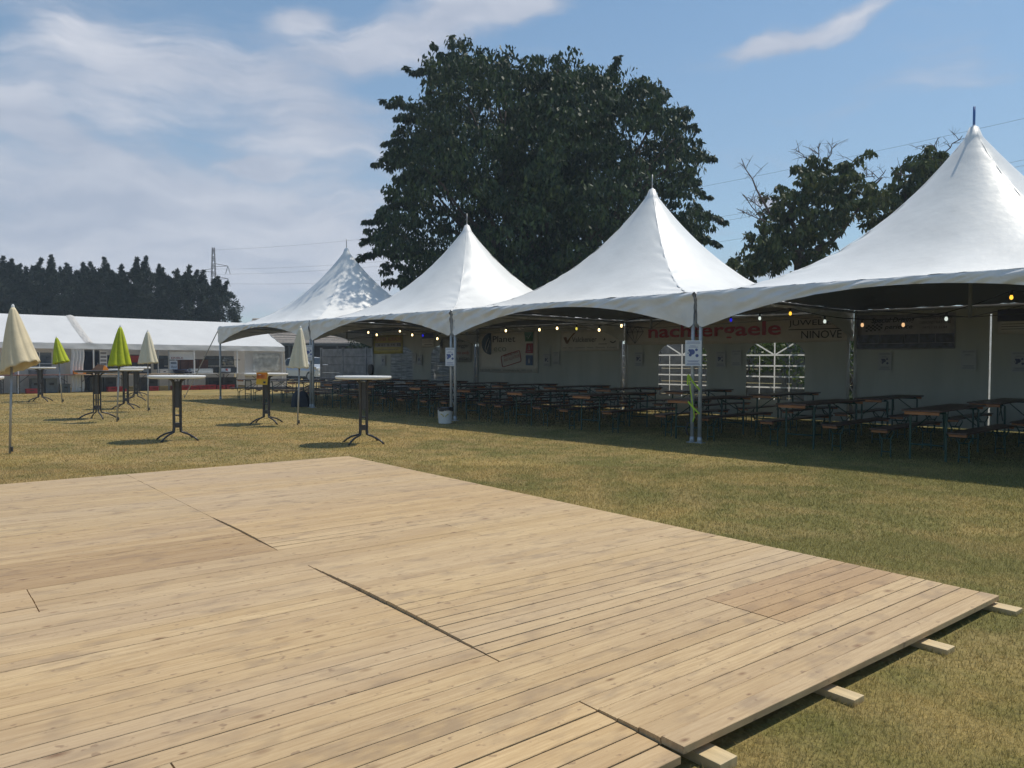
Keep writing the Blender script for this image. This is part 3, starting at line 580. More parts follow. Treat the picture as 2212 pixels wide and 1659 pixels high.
SHADEP = mat('shaded_paper', (.40, .41, .42), .6, var=.03)  # white paper with the shade inside the tent put into its colour
q = W(.0, -.0); sheet('poster', 'white information sheet with blue circles on the post with the lime strap', (q[0]-.03, q[1]-.06, 0), R(-3), .27, .43, 1.52)
q = W(-L, 0); sheet('poster', 'white information sheet on the double post above the bucket', (q[0]-.01, q[1]-.06, 0), R(-4), .21, .42, 1.47)
q = W(-2*L, 0); sheet('poster', 'white information sheet on the post behind the cream parasol', (q[0]+.0, q[1]-.06, 0), R(-4), .20, .44, 1.60)
for i, (s, z, lab, bl) in enumerate([(-18.62, 1.38, 'information sheet with circles under the yellow banner', 1), (-16.2, 1.42, 'circle sheet between the two crinkled windows', 1), (-16.55, 1.48, 'small text sheet beside the circle sheet between the crinkled windows', 0),
        (-9.55, 1.42, 'circle sheet between the Planet and Valckenier banners', 1), (-9.15, 1.48, 'text sheet at the lower left corner of the Valckenier banner', 0), (-5.96, 1.45, 'circle sheet on the wall below the diamond drawing', 1),
        (-3.35, 1.45, 'circle sheet between the two barred arched windows', 1), (-2.9, 1.48, 'hand drawing sheet just left of the right arched window', 0), (.72, 1.40, 'circle sheet under the driving banner', 1), (2.36, 1.44, 'sheet with raised hands drawing left of the bright zip line', 0), (3.25, 1.40, 'circle sheet at the far right wall', 1)]):
    sheet('poster', lab, W(s, WL-.02), PHI, .28, .40, z, SHADEP, 'information sheets on the tent wall', bl, mat('shaded_ink', (.09, .10, .17), .7) if i == 0 else bpy.data.materials['shaded_ink'])  # ink colour darkened too, for the shade along the wall

# ------------------------------------------------------------------ beer tables and benches
def leg_frame_table():
    m = MB()
    for x in (-.23, .23): m.tube([(x, 0, 0), (x, 0, .66), (x*.75, 0, .69)], .016, 6)
    m.tube([(-.23, 0, .22), (.23, 0, .22)], .012, 6); m.tube([(-.2, 0, .67), (.2, 0, .67)], .012, 6)
    return m
def make_table():
    t = thing('beer_table', 'x', 'table')
    m = MB(); m.box(-.25, -.003, -1.1, 1.1, .70, .725); m.box(.003, .25, -1.1, 1.1, .70, .725); m.build('table_top', BROWN, t, bevel=.004)
    for a_ in (-1.07, 1.045): m = MB(); m.box(-.22, .22, a_, a_+.025, .655, .70); m.build('apron', ORWOOD, t, bevel=.003)
    for s in (-1, 1):
        o = leg_frame_table().build('leg_frame', STEELG, t); o.location = (0, s*.78, 0)
        m = MB()
        for x in (-.2, .2): m.tube([(x, s*.78, .42), (x*.2, s*.28, .69)], .009, 5)
        m.build('brace', STEELG, t)
    return t
def make_bench():
    t = thing('beer_bench', 'x', 'bench')
    m = MB(); m.box(-.125, .125, -1.1, 1.1, .405, .43); m.build('seat', BROWN, t, bevel=.004)
    for a_ in (-1.06, 1.03): m = MB(); m.box(-.11, .11, a_, a_+.03, .37, .405); m.build('batten', ORWOOD, t, bevel=.003)
    for s in (-1, 1):
        m = MB()
        for x in (-1, 1): m.tube([(x*.065, 0, 0), (x*.06, 0, .26), (x*.11, 0, .36), (x*.1, 0, .395)], .011, 6)
        m.tube([(-.06, 0, .27), (.06, 0, .27)], .009, 5); m.tube([(-.063, 0, .08), (.063, 0, .08)], .009, 5); m.tube([(0, 0, .28), (0, -s*.28, .40)], .008, 5)
        o = m.build('leg_frame', STEELG, t); o.location = (0, s*.8, 0)
    return t
T0 = make_table(); B0 = make_bench(); first = [True, True]
cols = [7.7, 5.55, 3.47, 1.62, -.45, -2.6, -4.55, -6.35, -8.3, -10.3, -12.3, -14.3, -16.3, -18.2]
rb = random.Random(5)
nth = ['first', 'second', 'third', 'fourth', 'fifth']
percol = {}
for s in cols: percol.setdefault(int(math.floor(s/L))+3, []).append(s)
for row, (tc_, rn) in enumerate(((1.28, 'front'), (4.22, 'back'))):
    for s in cols:
        k = int(math.floor(s/L))+3; lst = sorted(percol[k]); idx = lst.index(s)
        where = '%s row under %s peaked tent from left' % (rn, nth[k])
        pos = ['leftmost', 'second', 'third', 'fourth'][idx]
        for j, (ds, kind) in enumerate(((0, 't'), (-.52, 'l'), (.52, 'r'))):
            src = T0 if kind == 't' else B0; fi = 0 if kind == 't' else 1
            if first[fi]: o = src; first[fi] = False
            else: o = copy_tree(src)
            jt = rb.uniform(-.12, .12); o.location = W(s+ds+rb.uniform(-.04, .04), tc_+jt+(.05 if kind != 't' else 0)); o.rotation_euler = (0, 0, PHI+R(rb.uniform(-1.6, 1.6)))
            if kind == 't': tag(o, 'brown beer table, %s of the %s' % (pos, where), 'table', 'beer tables under the peaked tents')
            else: tag(o, 'bench %s of %s table, %s' % ('left' if kind == 'l' else 'right', pos, where), 'bench', 'benches under the peaked tents')

# ------------------------------------------------------------------ string of bulbs
bul = [(-14.84, 2.34, 'w'), (-14.34, 2.25, 'w'), (-13.02, 2.34, 'w'), (-12.36, 2.2, 'w'), (-11.81, 2.17, 'b'), (-11.09, 2.06, 'w'), (-8.07, 2.22, 'w'), (-6.79, 2.21, 'w'), (-6.16, 2.23, 'w'), (-5.5, 2.2, 'y'), (-4.77, 2.15, 'w'), (-4.09, 2.23, 'w'),
       (-1.21, 2.26, 'b'), (-.56, 2.27, 'c'), (.09, 2.34, 'a'), (.78, 2.16, 'c'), (1.48, 2.07, 'd'), (2.19, 2.05, 'd'), (2.88, 2.13, 'c'), (3.83, 2.44, 'a')]
EM = {'w': mat('warm_bulb', (1, .8, .5), .3, emit=(1, .72, .34), es=3.2), 'y': mat('yellow_bulb', (.7, .65, .1), .3, emit=(.7, .6, .1), es=.8), 'b': mat('blue_bulb', (.02, .02, .6), .3, emit=(.02, .02, .9), es=.5),
      'c': mat('pale_bulb', (.8, .85, .8), .3, emit=(.75, .85, .78), es=.7), 'a': mat('amber_bulb', (.9, .5, .05), .3, emit=(1, .52, .05), es=1.3), 'd': mat('peach_bulb', (.9, .6, .35), .3, emit=(1, .6, .3), es=.7)}
groups = [(0, 6, 'string of bulbs hanging under the two leftmost peaked tents'), (6, 12, 'string of bulbs in front of the Planet and Valckenier banners'), (12, 20, 'string of bulbs under the two rightmost peaked tents')]
for a, b, lab in groups:
    t = thing('string_lights', lab, 'string lights', W(bul[a][0], 3.24), PHI, 'strings of bulbs inside the tents'); o0 = bul[a][0]
    pts = [(-1.2, 0, 2.45)]
    for i in range(a, b):
        s, z, _ = bul[i]; pts.append((s-o0, 0, z+.10))
        if i+1 < b: s2, z2, _ = bul[i+1]; pts.append(((s+s2)/2-o0, .02, (z+z2)/2+.10-.02*(s2-s)))
    pts.append((bul[b-1][0]-o0+1.0, 0, 2.45)); m = MB(); m.tube(pts, .008, 5); m.build('cable', BLACK, t, smooth=True)
    for i in range(a, b):
        s, z, c_ = bul[i]; m = MB(); m.lathe([(.005, z-.043), (.018, z-.038), (.027, z-.016), (.025, z+.005), (.016, z+.03)], 12, (s-o0, 0)); bo = m.build('bulb', EM[c_], t, smooth=True)
        if c_ in 'ba': bo['label'] = {'b': 'blue bulb', 'a': 'amber bulb'}[c_]
        m = MB(); m.lathe([(.02, z+.028), (.02, z+.09), (.01, z+.1)], 8, (s-o0, 0)); m.build('socket', BLACK, bo)

# ------------------------------------------------------------------ standing bar tables
def make_bar(top_mat, h=1.11, rad=.46, thick=.046):
    t = thing('bar_table', 'x', 'table')
    m = MB(); m.lathe([(rad-.05, h-thick-.006), (rad-.012, h-thick), (rad, h-thick*.6), (rad, h-.006), (rad-.008, h), (rad-.03, h), (rad-.035, h-.003), (.0005, h-.003)], 48); m.build('table_top', top_mat, t, smooth=False)
    m = MB(); m.lathe([(.22, h-thick-.012), (.22, h-thick-.001), (.01, h-thick-.001)], 24); m.build('top_bracket', DGREY, t)
    for q in range(4):
        a = math.pi/4+q*math.pi/2; c, s = math.cos(a), math.sin(a); m = MB()
        prof = [(.16, h-thick-.012), (.10, h-.085), (.075, h-.14), (.075, .25), (.078, .19), (.085, .145), (.16, .125), (.25, .10), (.34, .055), (.40, .012)]
        m.tube([(r_*c, r_*s, z) for r_, z in prof], .0165, 8); lg = m.build('leg', DGREY, t, smooth=True)
        f = MB(); f.lathe([(.022, 0), (.022, .012)], 10, (.40*c, .40*s)); f.build('foot_cap', BLACK, lg)
    for z0, z1 in ((.56, h-.10), (.22, .30), (.42, .44)):
        m = MB(); m.box(-.048, .048, -.048, .048, z0, z1); m.build('column_plate', DGREY, t)
    return t
BT = []
for lab, p_, mt, rz, h in [('white round bar table nearest the tents, in front of the benches', (-2.47, 12.72), WHITE, .35, 1.12), ('white round bar table in the middle of the lawn, right of the lime parasol', (-5.735, 13.09), WHITE, .55, 1.11),
        ('white round bar table with an orange leaflet hanging from it', (-5.34, 16.62), WHITE, .1, 1.10), ('dark topped bar table with an orange card standing on it', (-9.72, 17.91), DGREY, .0, 1.13),
        ('white topped bar table beside the leaning small lime parasol', (-15.52, 25.16), WHITE, .3, 1.13), ('white bar table partly behind the dark topped one, lime parasol in front', (-10.89, 21.56), WHITE, .2, 1.12),
        ('white bar table just behind, left of the pale cream parasol', (-12.7, 25.82), WHITE, .5, 1.13), ('farthest bar table in front of the marquee counter', (-14.32, 29.22), WHITE, .1, 1.12),
        ('white bar table cut by the left picture edge, behind the cream parasol', (-8.05, 11.3), WHITE, .4, 1.12)]:
    if mt is WHITE and BT: o = copy_tree(BT[0])
    else: o = make_bar(mt)
    if mt is WHITE and not BT: BT.append(o)
    o.location = (*p_, 0); o.rotation_euler = (0, 0, rz); o.scale = (1, 1, h/1.11); tag(o, lab, 'table', 'round bar tables on the lawn')
# leaflet hanging, card standing, box on the counter
o = thing('leaflet', 'orange and yellow leaflet hanging over the edge of a white bar table', 'leaflet', (-5.28, 16.16, 0), R(-8)); m = MB()
m.grid(lambda a, b: (-.13+.26*a+.02*b, -.012+.02*math.sin(a*5)-(.03 if b > .95 else 0), .86+.26*b), 8, 6); m.build('sheet', YEL, o, solid=.002)
m = MB(); m.grid(lambda a, b: (-.12+.24*a+.02*b, -.018+.02*math.sin(a*5)-(.02 if b > .95 else 0), .98+.135*b), 8, 3); m.build('orange_panel', ORANGE, o)
m = MB(); [m.box(-.1+i*.03, -.086+i*.03, -.028, -.026, 1.0+.004*(i % 3), 1.07) for i in range(7)]; m.build('letter_stroke', mat('brown_red_ink', (.4, .08, .02), .6), o)
m = MB(); m.box(.04, .10, -.03, -.026, .89, .93); m.build('dark_logo', INKD, o)
o = thing('menu_card', 'orange brown card leaning open on the dark topped bar table', 'card', (-9.62, 17.8, 1.131), R(10)); m = MB()
m.add([(-.16, 0, .0), (.10, -.03, 0), (.12, .0, .12), (-.02, .02, .14)], [(0, 1, 2, 3)]); m.build('front_leaf', TEAK, o, solid=.004); m = MB(); m.add([(.12, .0, .12), (.10, -.03, 0), (.2, .08, 0), (.16, .05, .08)], [(0, 1, 2, 3)]); m.build('back_leaf', ORANGE, o, solid=.004)

# ------------------------------------------------------------------ closed parasols
def parasol(lab, base, top_x, ztop, zc, wbot, fab, lean=0, seed=1, skew=0, rz=0, pl_=.14):
    t = thing('parasol', lab, 'parasol', (*base, 0), rz, 'closed parasols on the lawn'); dx = top_x-base[0]
    ax = lambda z: dx*(z/ztop)
    m = MB(); m.tube([(ax(0), 0, 0), (ax(zc+.1), 0, zc+.1)], .017, 10); m.tube([(ax(zc+.1), 0, zc+.1), (ax(ztop), 0, ztop-.04)], .013, 8); pl = m.build('pole', ALUD, t, smooth=True)
    k = MB(); k.tube([(.03, 0, .03), (.03, 0, .10)], .02, 8); k.build('ground_clamp', DGREY, t)
    m = MB(); nf = 8; na = nf*8; nz_ = 22; rg_ = random.Random(seed); ph = rg_.uniform(0, 6)
    amp = [rg_.uniform(.7, 1.3) for _ in range(nf)]
    vs = []
    for i in range(nz_+1):
        b = i/nz_
        for j in range(na):
            a = 2*math.pi*j/na; f = j/na*nf; fi = int(f) % nf
            r0 = .024+(wbot/2-.024)*(b**.8)
            fold = (abs(math.sin(math.pi*f)))**.7
            r_ = r0*(1-pl_+pl_*fold*amp[fi]) + .012*b*math.sin(3*a+ph)
            hem = .055*abs(math.sin(math.pi*f))*amp[fi]*b**3
            tw = a + .35*b
            z = ztop-.05-(ztop-.05-zc)*b - hem*0 + (-.5+fold)*.022*b**4
            sx_ = skew*b*b*r_*math.cos(tw)
            vs.append((ax(z)+r_*math.cos(tw)*1.0+skew*b*.12, r_*math.sin(tw), z+skew*.35*b*b*r_*math.cos(tw)*1.2))
    fs = [(i*na+j, i*na+(j+1) % na, (i+1)*na+(j+1) % na, (i+1)*na+j) for i in range(nz_) for j in range(na)]
    m.add(vs, fs); c = m.build('canopy', fab, t, smooth=True, solid=.004)
    f = MB(); f.lathe([(.024, ztop-.06), (.02, ztop-.02), (.008, ztop)], 10, (ax(ztop), 0)); f.build('finial', WHITE, t)
    return t
parasol('large cream parasol closed, nearest, at the left edge', (-7.317, 11.12), -7.24, 2.175, 1.25, .50, CREAM, seed=2, skew=1.0, pl_=.09)
parasol('small lime green parasol closed on a leaning pole by the marquee', (-14.45, 24.56), -14.61, 2.13, 1.27, .50, LIME, seed=3, skew=.55)
parasol('bright lime green parasol closed, beside the dark topped bar table', (-8.78, 16.98), -8.68, 2.15, 1.24, .50, LIME, seed=4, skew=.1)
parasol('pale cream parasol closed, right of the lime one, before the marquee', (-9.77, 20.52), -9.76, 2.18, 1.28, .50, CREAM2, seed=5, skew=.15)
parasol('yellowish cream parasol closed, in front of the leftmost peaked tent', (-4.57, 16.29), -4.50, 2.11, 1.21, .44, CREAM2, seed=6, skew=-.05)
parasol('blue parasol closed, cut off by the left edge of the picture', (-10.30, 14.8), -10.24, 2.2, 1.22, .55, CYAN, seed=7)

# ------------------------------------------------------------------ bucket, bag, strap, guy rope
o = thing('bucket', 'white bucket with a black bin liner at the foot of the double post', 'bucket', (-1.47, 16.83, 0)); m = MB()
m.lathe([(.135, .0), (.145, .02), (.172, .34), (.178, .345)], 32); m.build('tub', WHITEP, o, smooth=True)
m = MB(); m.grid(lambda a, b: ((.178+.012*math.sin(a*40)*b)*math.cos(a*2*math.pi), (.178+.012*math.sin(a*40)*b)*math.sin(a*2*math.pi), .36-.075*b+.012*math.sin(a*25)*b), 48, 4); m.add([(.17*math.cos(R(i*15)), .17*math.sin(R(i*15)), .33) for i in range(24)], [tuple(range(24))])
m.build('bin_liner', BLACK, o, smooth=True)
m = MB()
for sx in (-1, 1): m.tube([(sx*.015, -.171, .16), (sx*.05, -.168, .2), (sx*.085, -.155, .22)], .012, 5)
m.build('yellow_emblem', mat('faint_yellow_print', (.6, .52, .25), .6), o)
o = thing('bag', 'dark soft bag on the grass at the foot of the second tent post', 'bag', (-6.25, 22.6, 0), .2); m = MB()
m.grid(lambda a, b: ((.26+.02*math.sin(a*30))*math.cos(a*2*math.pi)*math.cos(b*1.5)**.5, .18*math.sin(a*2*math.pi)*math.cos(b*1.5)**.5, .46*math.sin(b*1.5)+.02*math.sin(a*17)), 36, 10); m.build('sack', mat('dark_blue_fabric', (.02, .025, .035), .8), o, smooth=True)
m = MB(); m.tube([(-.1, -.05, .42), (-.06, -.06, .52), (.06, -.06, .52), (.1, -.05, .42)], .01, 6); m.build('handle', BLACK, o)
o = thing('strap', 'lime green strap wound around the nearest double tent post', 'strap', W(0, .05), PHI); m = MB()
def ribbon(pts, wd=.03):
    for a, b in zip(pts[:-1], pts[1:]):
        a = Vector(a); b = Vector(b); d = (b-a).normalized(); n_ = Vector((d.z, 0, -d.x)); n_ = n_.normalized()*wd/2 if n_.length > 0 else Vector((wd/2, 0, 0))
        m.add([a-n_, a+n_, b+n_, b-n_], [(0, 1, 2, 3)])
ribbon([(-.12, -.05, 1.15), (-.12, -.055, .98)]); ribbon([(-.115, -.052, 1.16), (-.0, -.06, 1.02), (.12, -.052, .90)]); ribbon([(-.09, -.06, 1.13), (-.06, -.06, .9), (-.02, -.065, .7), (.01, -.065, .55), (.02, -.06, .44), (-.01, -.06, .36)], .02)
ribbon([(-.11, -.052, .70), (0, -.062, .60), (.12, -.052, .5)]); m.build('webbing', mat('lime_webbing', (.42, .62, .03), .6), o, solid=.003)
m = MB(); m.tube([(-.1, -.05, .35), (-.13, -.06, .27), (-.13, -.06, .2), (-.11, -.05, .13)], .016, 6); m.build('buckle', BLACK, o)
a = W(-3*L+.03, .02); o = thing('guy_rope', 'slanted tie rope at the left corner of the tent row', 'rope', (a[0], a[1], 0)); m = MB()
m.tube([(0, 0, 2.42), (-1.62, 1.0, 0.02)], .017, 6); m.build('rope', ALUD, o); m = MB(); m.tube([(-1.62, 1.0, 0), (-1.66, 1.03, .14)], .012, 6); m.build('peg', DGREY, o)
o = thing('round_object', 'round black object standing by the leftmost tent wall below the yellow banner', 'round_object', W(-19.05, WL-.3), PHI); m = MB()  # unidentified dark round object, built as a drum on a stand
m.add([(0, -.02, 1.02)] + [(.17*math.cos(R(i*15)), -.02, 1.02+.22*math.sin(R(i*15))) for i in range(24)], [(0, i+1, (i+1) % 24+1) for i in range(24)]); m.build('drum', BLACK, o, solid=.1)
m = MB(); m.tube([(0, 0, .8), (0, 0, .05)], .02, 8); [m.tube([(0, 0, .35), (math.cos(a_)*.3, math.sin(a_)*.3, 0)], .012, 6) for a_ in (0, 2.1, 4.2)]; m.build('stand', DGREY, o)

# ------------------------------------------------------------------ marquee
S0 = -28.85; MT0, MT1 = -14.0, 7.4; MW = 6.0
# local frame: x = +v (to the right in the photo), y = -u (away from the viewer)
MROT = math.pi/2 + PHI
def ML(x, y, z=0): return W(S0-y, x, z)
mq = thing('marquee', 'long white marquee with a ridged roof behind the parasols', 'marquee', ML(0, 0), MROT)
ZE, ZV, ZR = 2.08, 1.84, 3.36
def roof_face(side, x0, x1):
    m = MB()
    def P(a, b):
        x = x0+(x1-x0)*a; y = (MW/2)*(b) if side == 0 else MW-(MW/2)*b
        z = ZE+(ZR-ZE)*b - .05*math.sin(math.pi*b) + .02*noise.noise(Vector((x*1.3, b*2, side)))*math.sin(math.pi*b)
        if b == 0: z += .012*noise.noise(Vector((x*7, 0, 3)))
        sg = min((x-x0), (x1-x))
        if sg < .5: z += .02*math.sin(b*30+x*9)*(1-sg/.5)*math.sin(math.pi*b)
        return (x, y, z)
    m.grid(P, int((x1-x0)*5), 16); return m
for x0, x1 in ((MT0, -1.57), (-1.55, MT1)):
    for sd in (0, 1): roof_face(sd, x0, x1).build('roof', WPVC, mq, smooth=True)
m = MB(); m.grid(lambda a, b: (-1.72+.32*a, (MW/2)*b, ZE+(ZR-ZE)*b+.012-.05*math.sin(math.pi*b)+.045*math.sin(a*math.pi)*(1+noise.noise(Vector((a*6, b*12, 0))))), 10, 50); m.build('joint_gutter', WWALL, mq, smooth=True)
m = MB(); m.grid(lambda a, b: (MT0+(MT1-MT0)*a, -.01-.02*b+.02*noise.noise(Vector((a*60, b, 5))), ZE-(ZE-ZV)*b+.012*noise.noise(Vector((a*50, 1, 5)))), 140, 4); m.build('valance', WPVC, mq, smooth=True)
# gable and side walls
m = MB(); m.add([(MT1, 0, ZV), (MT1, MW, ZV), (MT1, MW, ZE), (MT1, MW/2, ZR-.02), (MT1, 0, ZE)], [(0, 1, 2, 3, 4)]); m.grid(lambda a, b: (MT1+.25*(1-b)*1.0*.5+.02*noise.noise(Vector((a*9, b*3, 0))), MW*a, ZV*b), 20, 8); m.build('gable_wall', WWALL, mq, solid=.004)
m = MB(); wins = [(3.6, 4.45, .92, 1.72), (4.5, 5.3, .92, 1.72)]
bw = []
for x in (-12.5, -9.5, -6.5, -3.4, .6, 3.3, 5.7): bw.append((x, x+1.7, .75, 1.62))
m.poly([[(MT0, .02), (MT1, .02), (MT1, ZE), (MT0, ZE)]] + [[(a, c_), (b, c_), (b, d_), (a, d_)] for a, b, c_, d_ in bw], MW-.05); bwall = m.build('back_wall', WWALL, mq, solid=.004)
for a, b, c_, d_ in bw:
    m = MB(); m.poly([[(a, c_), (b, c_), (b, d_), (a, d_)]], MW-.03); m.build('window_film', GLASSD, bwall)
    m = MB(); m.box((a+b)/2-.02, (a+b)/2+.02, MW-.08, MW-.06, c_, d_); m.box(a, b, MW-.085, MW-.065, c_+.3, c_+.33); m.build('glazing_bar', WHITE, bwall)
# left bay front wall with window, right end closed panel with film
m = MB(); m.poly([[(MT0, .02), (-2.35, .02), (-2.35, ZE-.03), (MT0, ZE-.03)], [(-3.75, 1.0), (-2.85, 1.0), (-2.85, 1.68), (-3.75, 1.68)], [(-6.2, 1.0), (-4.7, 1.0), (-4.7, 1.68), (-6.2, 1.68)]], .62); fw = m.build('front_wall', WWALL, mq, solid=.004)
for a, b in ((-3.75, -2.85), (-6.2, -4.7)):
    m = MB(); m.poly([[(a, 1.0), (b, 1.0), (b, 1.68), (a, 1.68)]], .64); m.build('window_film', GLASSD, fw)
    m = MB(); m.box((a+b)/2-.015, (a+b)/2+.015, .59, .61, 1.0, 1.68); m.box(a, b, .585, .605, 1.2, 1.22); m.build('glazing_bar', WHITE, fw)
m = MB(); m.grid(lambda a, b: (5.35+(MT1-5.4)*a, .10+.03*noise.noise(Vector((a*5, b*5, 1))), .05+1.8*b), 24, 20); m.build('end_panel', WWALL, mq, smooth=True)
m = MB(); m.box(5.75, 7.15, .04, .05, .85, 1.72); m.build('film_panel', mat('milky_film', (.62, .62, .6), .25, var=.2, scale=5, bump=.8, bscale=5), mq)
# gathered curtain at the joint
m = MB(); m.grid(lambda a, b: (-2.28+.5*a+.03*math.sin(b*9), .02+.05*math.sin(a*26)*(.4+.6*b), .03+1.8*b), 40, 12); m.build('curtain', WPVC, mq, smooth=True)
for x, y, r_ in ((-4.2, -.06, .028), (1.72, .05, .03), (2.85, .0, .028), (4.93, .02, .03), (-7.5, .0, .028), (7.3, .05, .03), (-1.4, .05, .03), (1.25, .04, .028)):
    m = MB(); m.tube([(x, y, 0), (x, y, ZV+.15)], r_, 8); m.build('pole', WHITE if x < 1 or x > 2 else ALUD, mq)
m = MB(); m.tube([(1.3, .3, 1.43), (5.2, .3, 1.40)], .018, 6); m.build('cross_rail', DGREY, mq)
# things in the marquee
def boxthing(name, lab, cat, x0, x1, y0, y1, z0, z1, mt, extra=None, group=None, bevel=.01):
    o = thing(name, lab, cat, ML((x0+x1)/2, (y0+y1)/2, z0), MROT, group); w_, d_, h_ = (x1-x0)/2, (y1-y0)/2, z1-z0
    m = MB(); m.box(-w_, w_, -d_, d_, 0, h_); m.build('body', mt, o, bevel=bevel)
    if extra: extra(o, w_, d_, h_)
    return o
def crate_extra(o, w_, d_, h_):
    m = MB(); m.box(-w_-.012, w_+.012, -d_-.012, d_+.012, h_-.035, h_+.004); m.build('rim', o.children[0].data.materials[0], o)
    m = MB(); m.box(-w_*.4, w_*.4, -d_-.014, -d_-.004, h_*.55, h_*.7); m.build('hand_slot', BLACK, o)
def fridge_extra(o, w_, d_, h_):
    m = MB(); m.box(-w_*.93, w_*.93, -d_-.02, -d_-.002, .08, h_-.08); dd = m.build('door', mat('dark_glass_door', (.02, .025, .04), .15), o); m = MB(); m.tube([(w_*.8, -d_-.05, h_*.35), (w_*.8, -d_-.05, h_*.7)], .012, 6); m.build('handle', ALU, dd)
boxthing('fridge', 'tall dark fridge beside the gathered curtain', 'fridge', -1.74, -1.12, .3, .9, .0, 1.80, DCAB, fridge_extra)
def rack_extra(o, w_, d_, h_):
    m = MB(); [m.box(-w_*.8, w_*.8, -d_-.006, -d_-.002, .12+i*.16, .22+i*.16) for i in range(int(h_/.17))]; m.build('leaflet_row', mat('grey_print', (.25, .25, .27), .6), o)
boxthing('leaflet_rack', 'white rack of leaflets right of the dark fridge', 'rack', -1.08, -.78, .35, .5, .7, 1.76, WHITEP, rack_extra)
def shelf_extra(o, w_, d_, h_):
    m = MB(); [m.box(-w_+.06+i*.23, -w_+.22+i*.23, -d_-.02, -d_-.003, h_*.1, h_*.42) for i in range(int(w_*2/.23))]; m.build('bottle_row', mat('pale_glass', (.35, .36, .36), .2), o)
    m = MB(); m.box(-w_*.7, w_*.2, -d_-.02, -d_-.003, h_*.6, h_*.95); m.build('red_label', INKR, o)
boxthing('shelf_unit', 'dark shelf unit of bottles behind the bright lime and cream parasols', 'shelf', .0, 1.1, .5, .9, .75, 1.62, DCAB, shelf_extra)
boxthing('blackboard', 'dark board in the marquee right of the pale cream parasol', 'board', 1.22, 1.68, .5, .55, .95, 1.42, DCAB, None)
o = boxthing('banner', 'white cloth banner with faint dark letters inside the marquee', 'banner', 1.83, 2.95, .28, .30, 1.40, 1.76, WHITEP, None, bevel=0)
lettering('ERIBLE', -.48, .04, .06, .08, -.02, INKR, o)
o = boxthing('poster', 'white poster of a restaurant beneath the cloth banner', 'poster', 1.85, 2.2, .3, .32, .95, 1.36, WHITEP, None, bevel=0)
lettering('Rest', -.10, .07, .14, .10, -.02, INKD, o); m = MB(); m.box(-.13, .13, -.018, -.014, .25, .34); m.build('picture', mat('blue_grey_print', (.2, .24, .3), .6), o)
for i, (a, b) in enumerate(((2.34, 3.03), (3.22, 3.67))): 
    o = boxthing('wooden_cabinet', ['wide brown wooden cabinet left of the slanted tent rope', 'narrow brown wooden cabinet beside the grey tent post'][i], 'cabinet', a, b, .4, .8, .78, 1.42, BOARD, lambda o, w_, d_, h_: MB().box(-w_*.98, -w_*.9, -d_-.01, -d_, .03, h_-.03).box(w_*.1, w_*.13, -d_-.01, -d_, .03, h_-.03).build('door_gap', BLACK, o))
def poly_extra(o, w_, d_, h_):
    m = MB(); m.box(-w_*1.01, w_*1.01, -d_*1.02, d_*1.02, h_*.72, h_*.78); m.build('lid_line', GREYP, o); m = MB(); m.box(-w_*.6, -w_*.35, -d_-.006, -d_-.002, h_*.3, h_*.5); m.build('small_label', INKD, o)
boxthing('white_box', 'long white box on the counter behind the pale cream parasol', 'box', 1.35, 2.12, .1, .5, .78, .97, POLY, poly_extra, 'white boxes on the counter'); boxthing('white_box', 'short white box between the blue basin and the pole', 'box', 2.36, 2.62, .1, .5, .78, .95, POLY, poly_extra, 'white boxes on the counter')
boxthing('white_box', 'longest white box on the counter, left of the microwave', 'box', 2.72, 3.78, .1, .5, .78, .98, POLY, poly_extra, 'white boxes on the counter')
def mic_extra(o, w_, d_, h_):
    m = MB(); m.box(-w_*.55, w_*.35, -d_-.01, -d_-.002, .05, h_-.06); m.build('door', WHITEP, o); m = MB(); m.lathe([(.05, .1), (.06, .16), (.02, .2)], 12, (-.02, -d_-.03)); m.build('red_emblem', INKR, o)
boxthing('fryer', 'dark fryer with a white red marked front on the counter', 'appliance', 3.95, 4.95, .1, .6, .78, 1.05, DCAB, mic_extra)
o = thing('basin', 'dark blue basin on the marquee counter', 'basin', ML(2.15, -.1, .77), MROT); m = MB(); m.lathe([(.22, 0), (.30, .15), (.32, .19), (.29, .18), (.2, .02)], 24); m.build('bowl', mat('navy_plastic', (.01, .02, .08), .3), o, smooth=True)
o = thing('cloth', 'crumpled dark blue cloth beside the basin', 'cloth', ML(2.5, -.1, .77), MROT); m = MB(); m.grid(lambda a, b: ((a-.5)*.5, (b-.5)*.4, .06+.05*noise.noise(Vector((a*5, b*5, 2)))*2*math.sin(a*3.14)), 12, 10); m.build('fold', mat('navy_cloth', (.012, .015, .05), .8), o, smooth=True, solid=.02)
boxthing('carton', 'orange carton on the counter before the curtain', 'box', -2.22, -1.76, -.2, .1, .78, .93, ORANGE, lambda o, w_, d_, h_: MB().box(-w_*.4, w_*.5, -d_-.006, -d_-.002, .03, h_*.75).build('white_print', WHITEP, o))
boxthing('carton', 'small reddish carton at the left end of the counter', 'box', -4.75, -4.35, -.2, .1, .79, .93, mat('rose_card', (.3, .1, .1), .6), crate_extra)
boxthing('tool_box', 'grey box with an open lid behind the leftmost bar tables', 'box', -3.75, -3.2, .0, .4, .78, .95, GREYP, crate_extra)
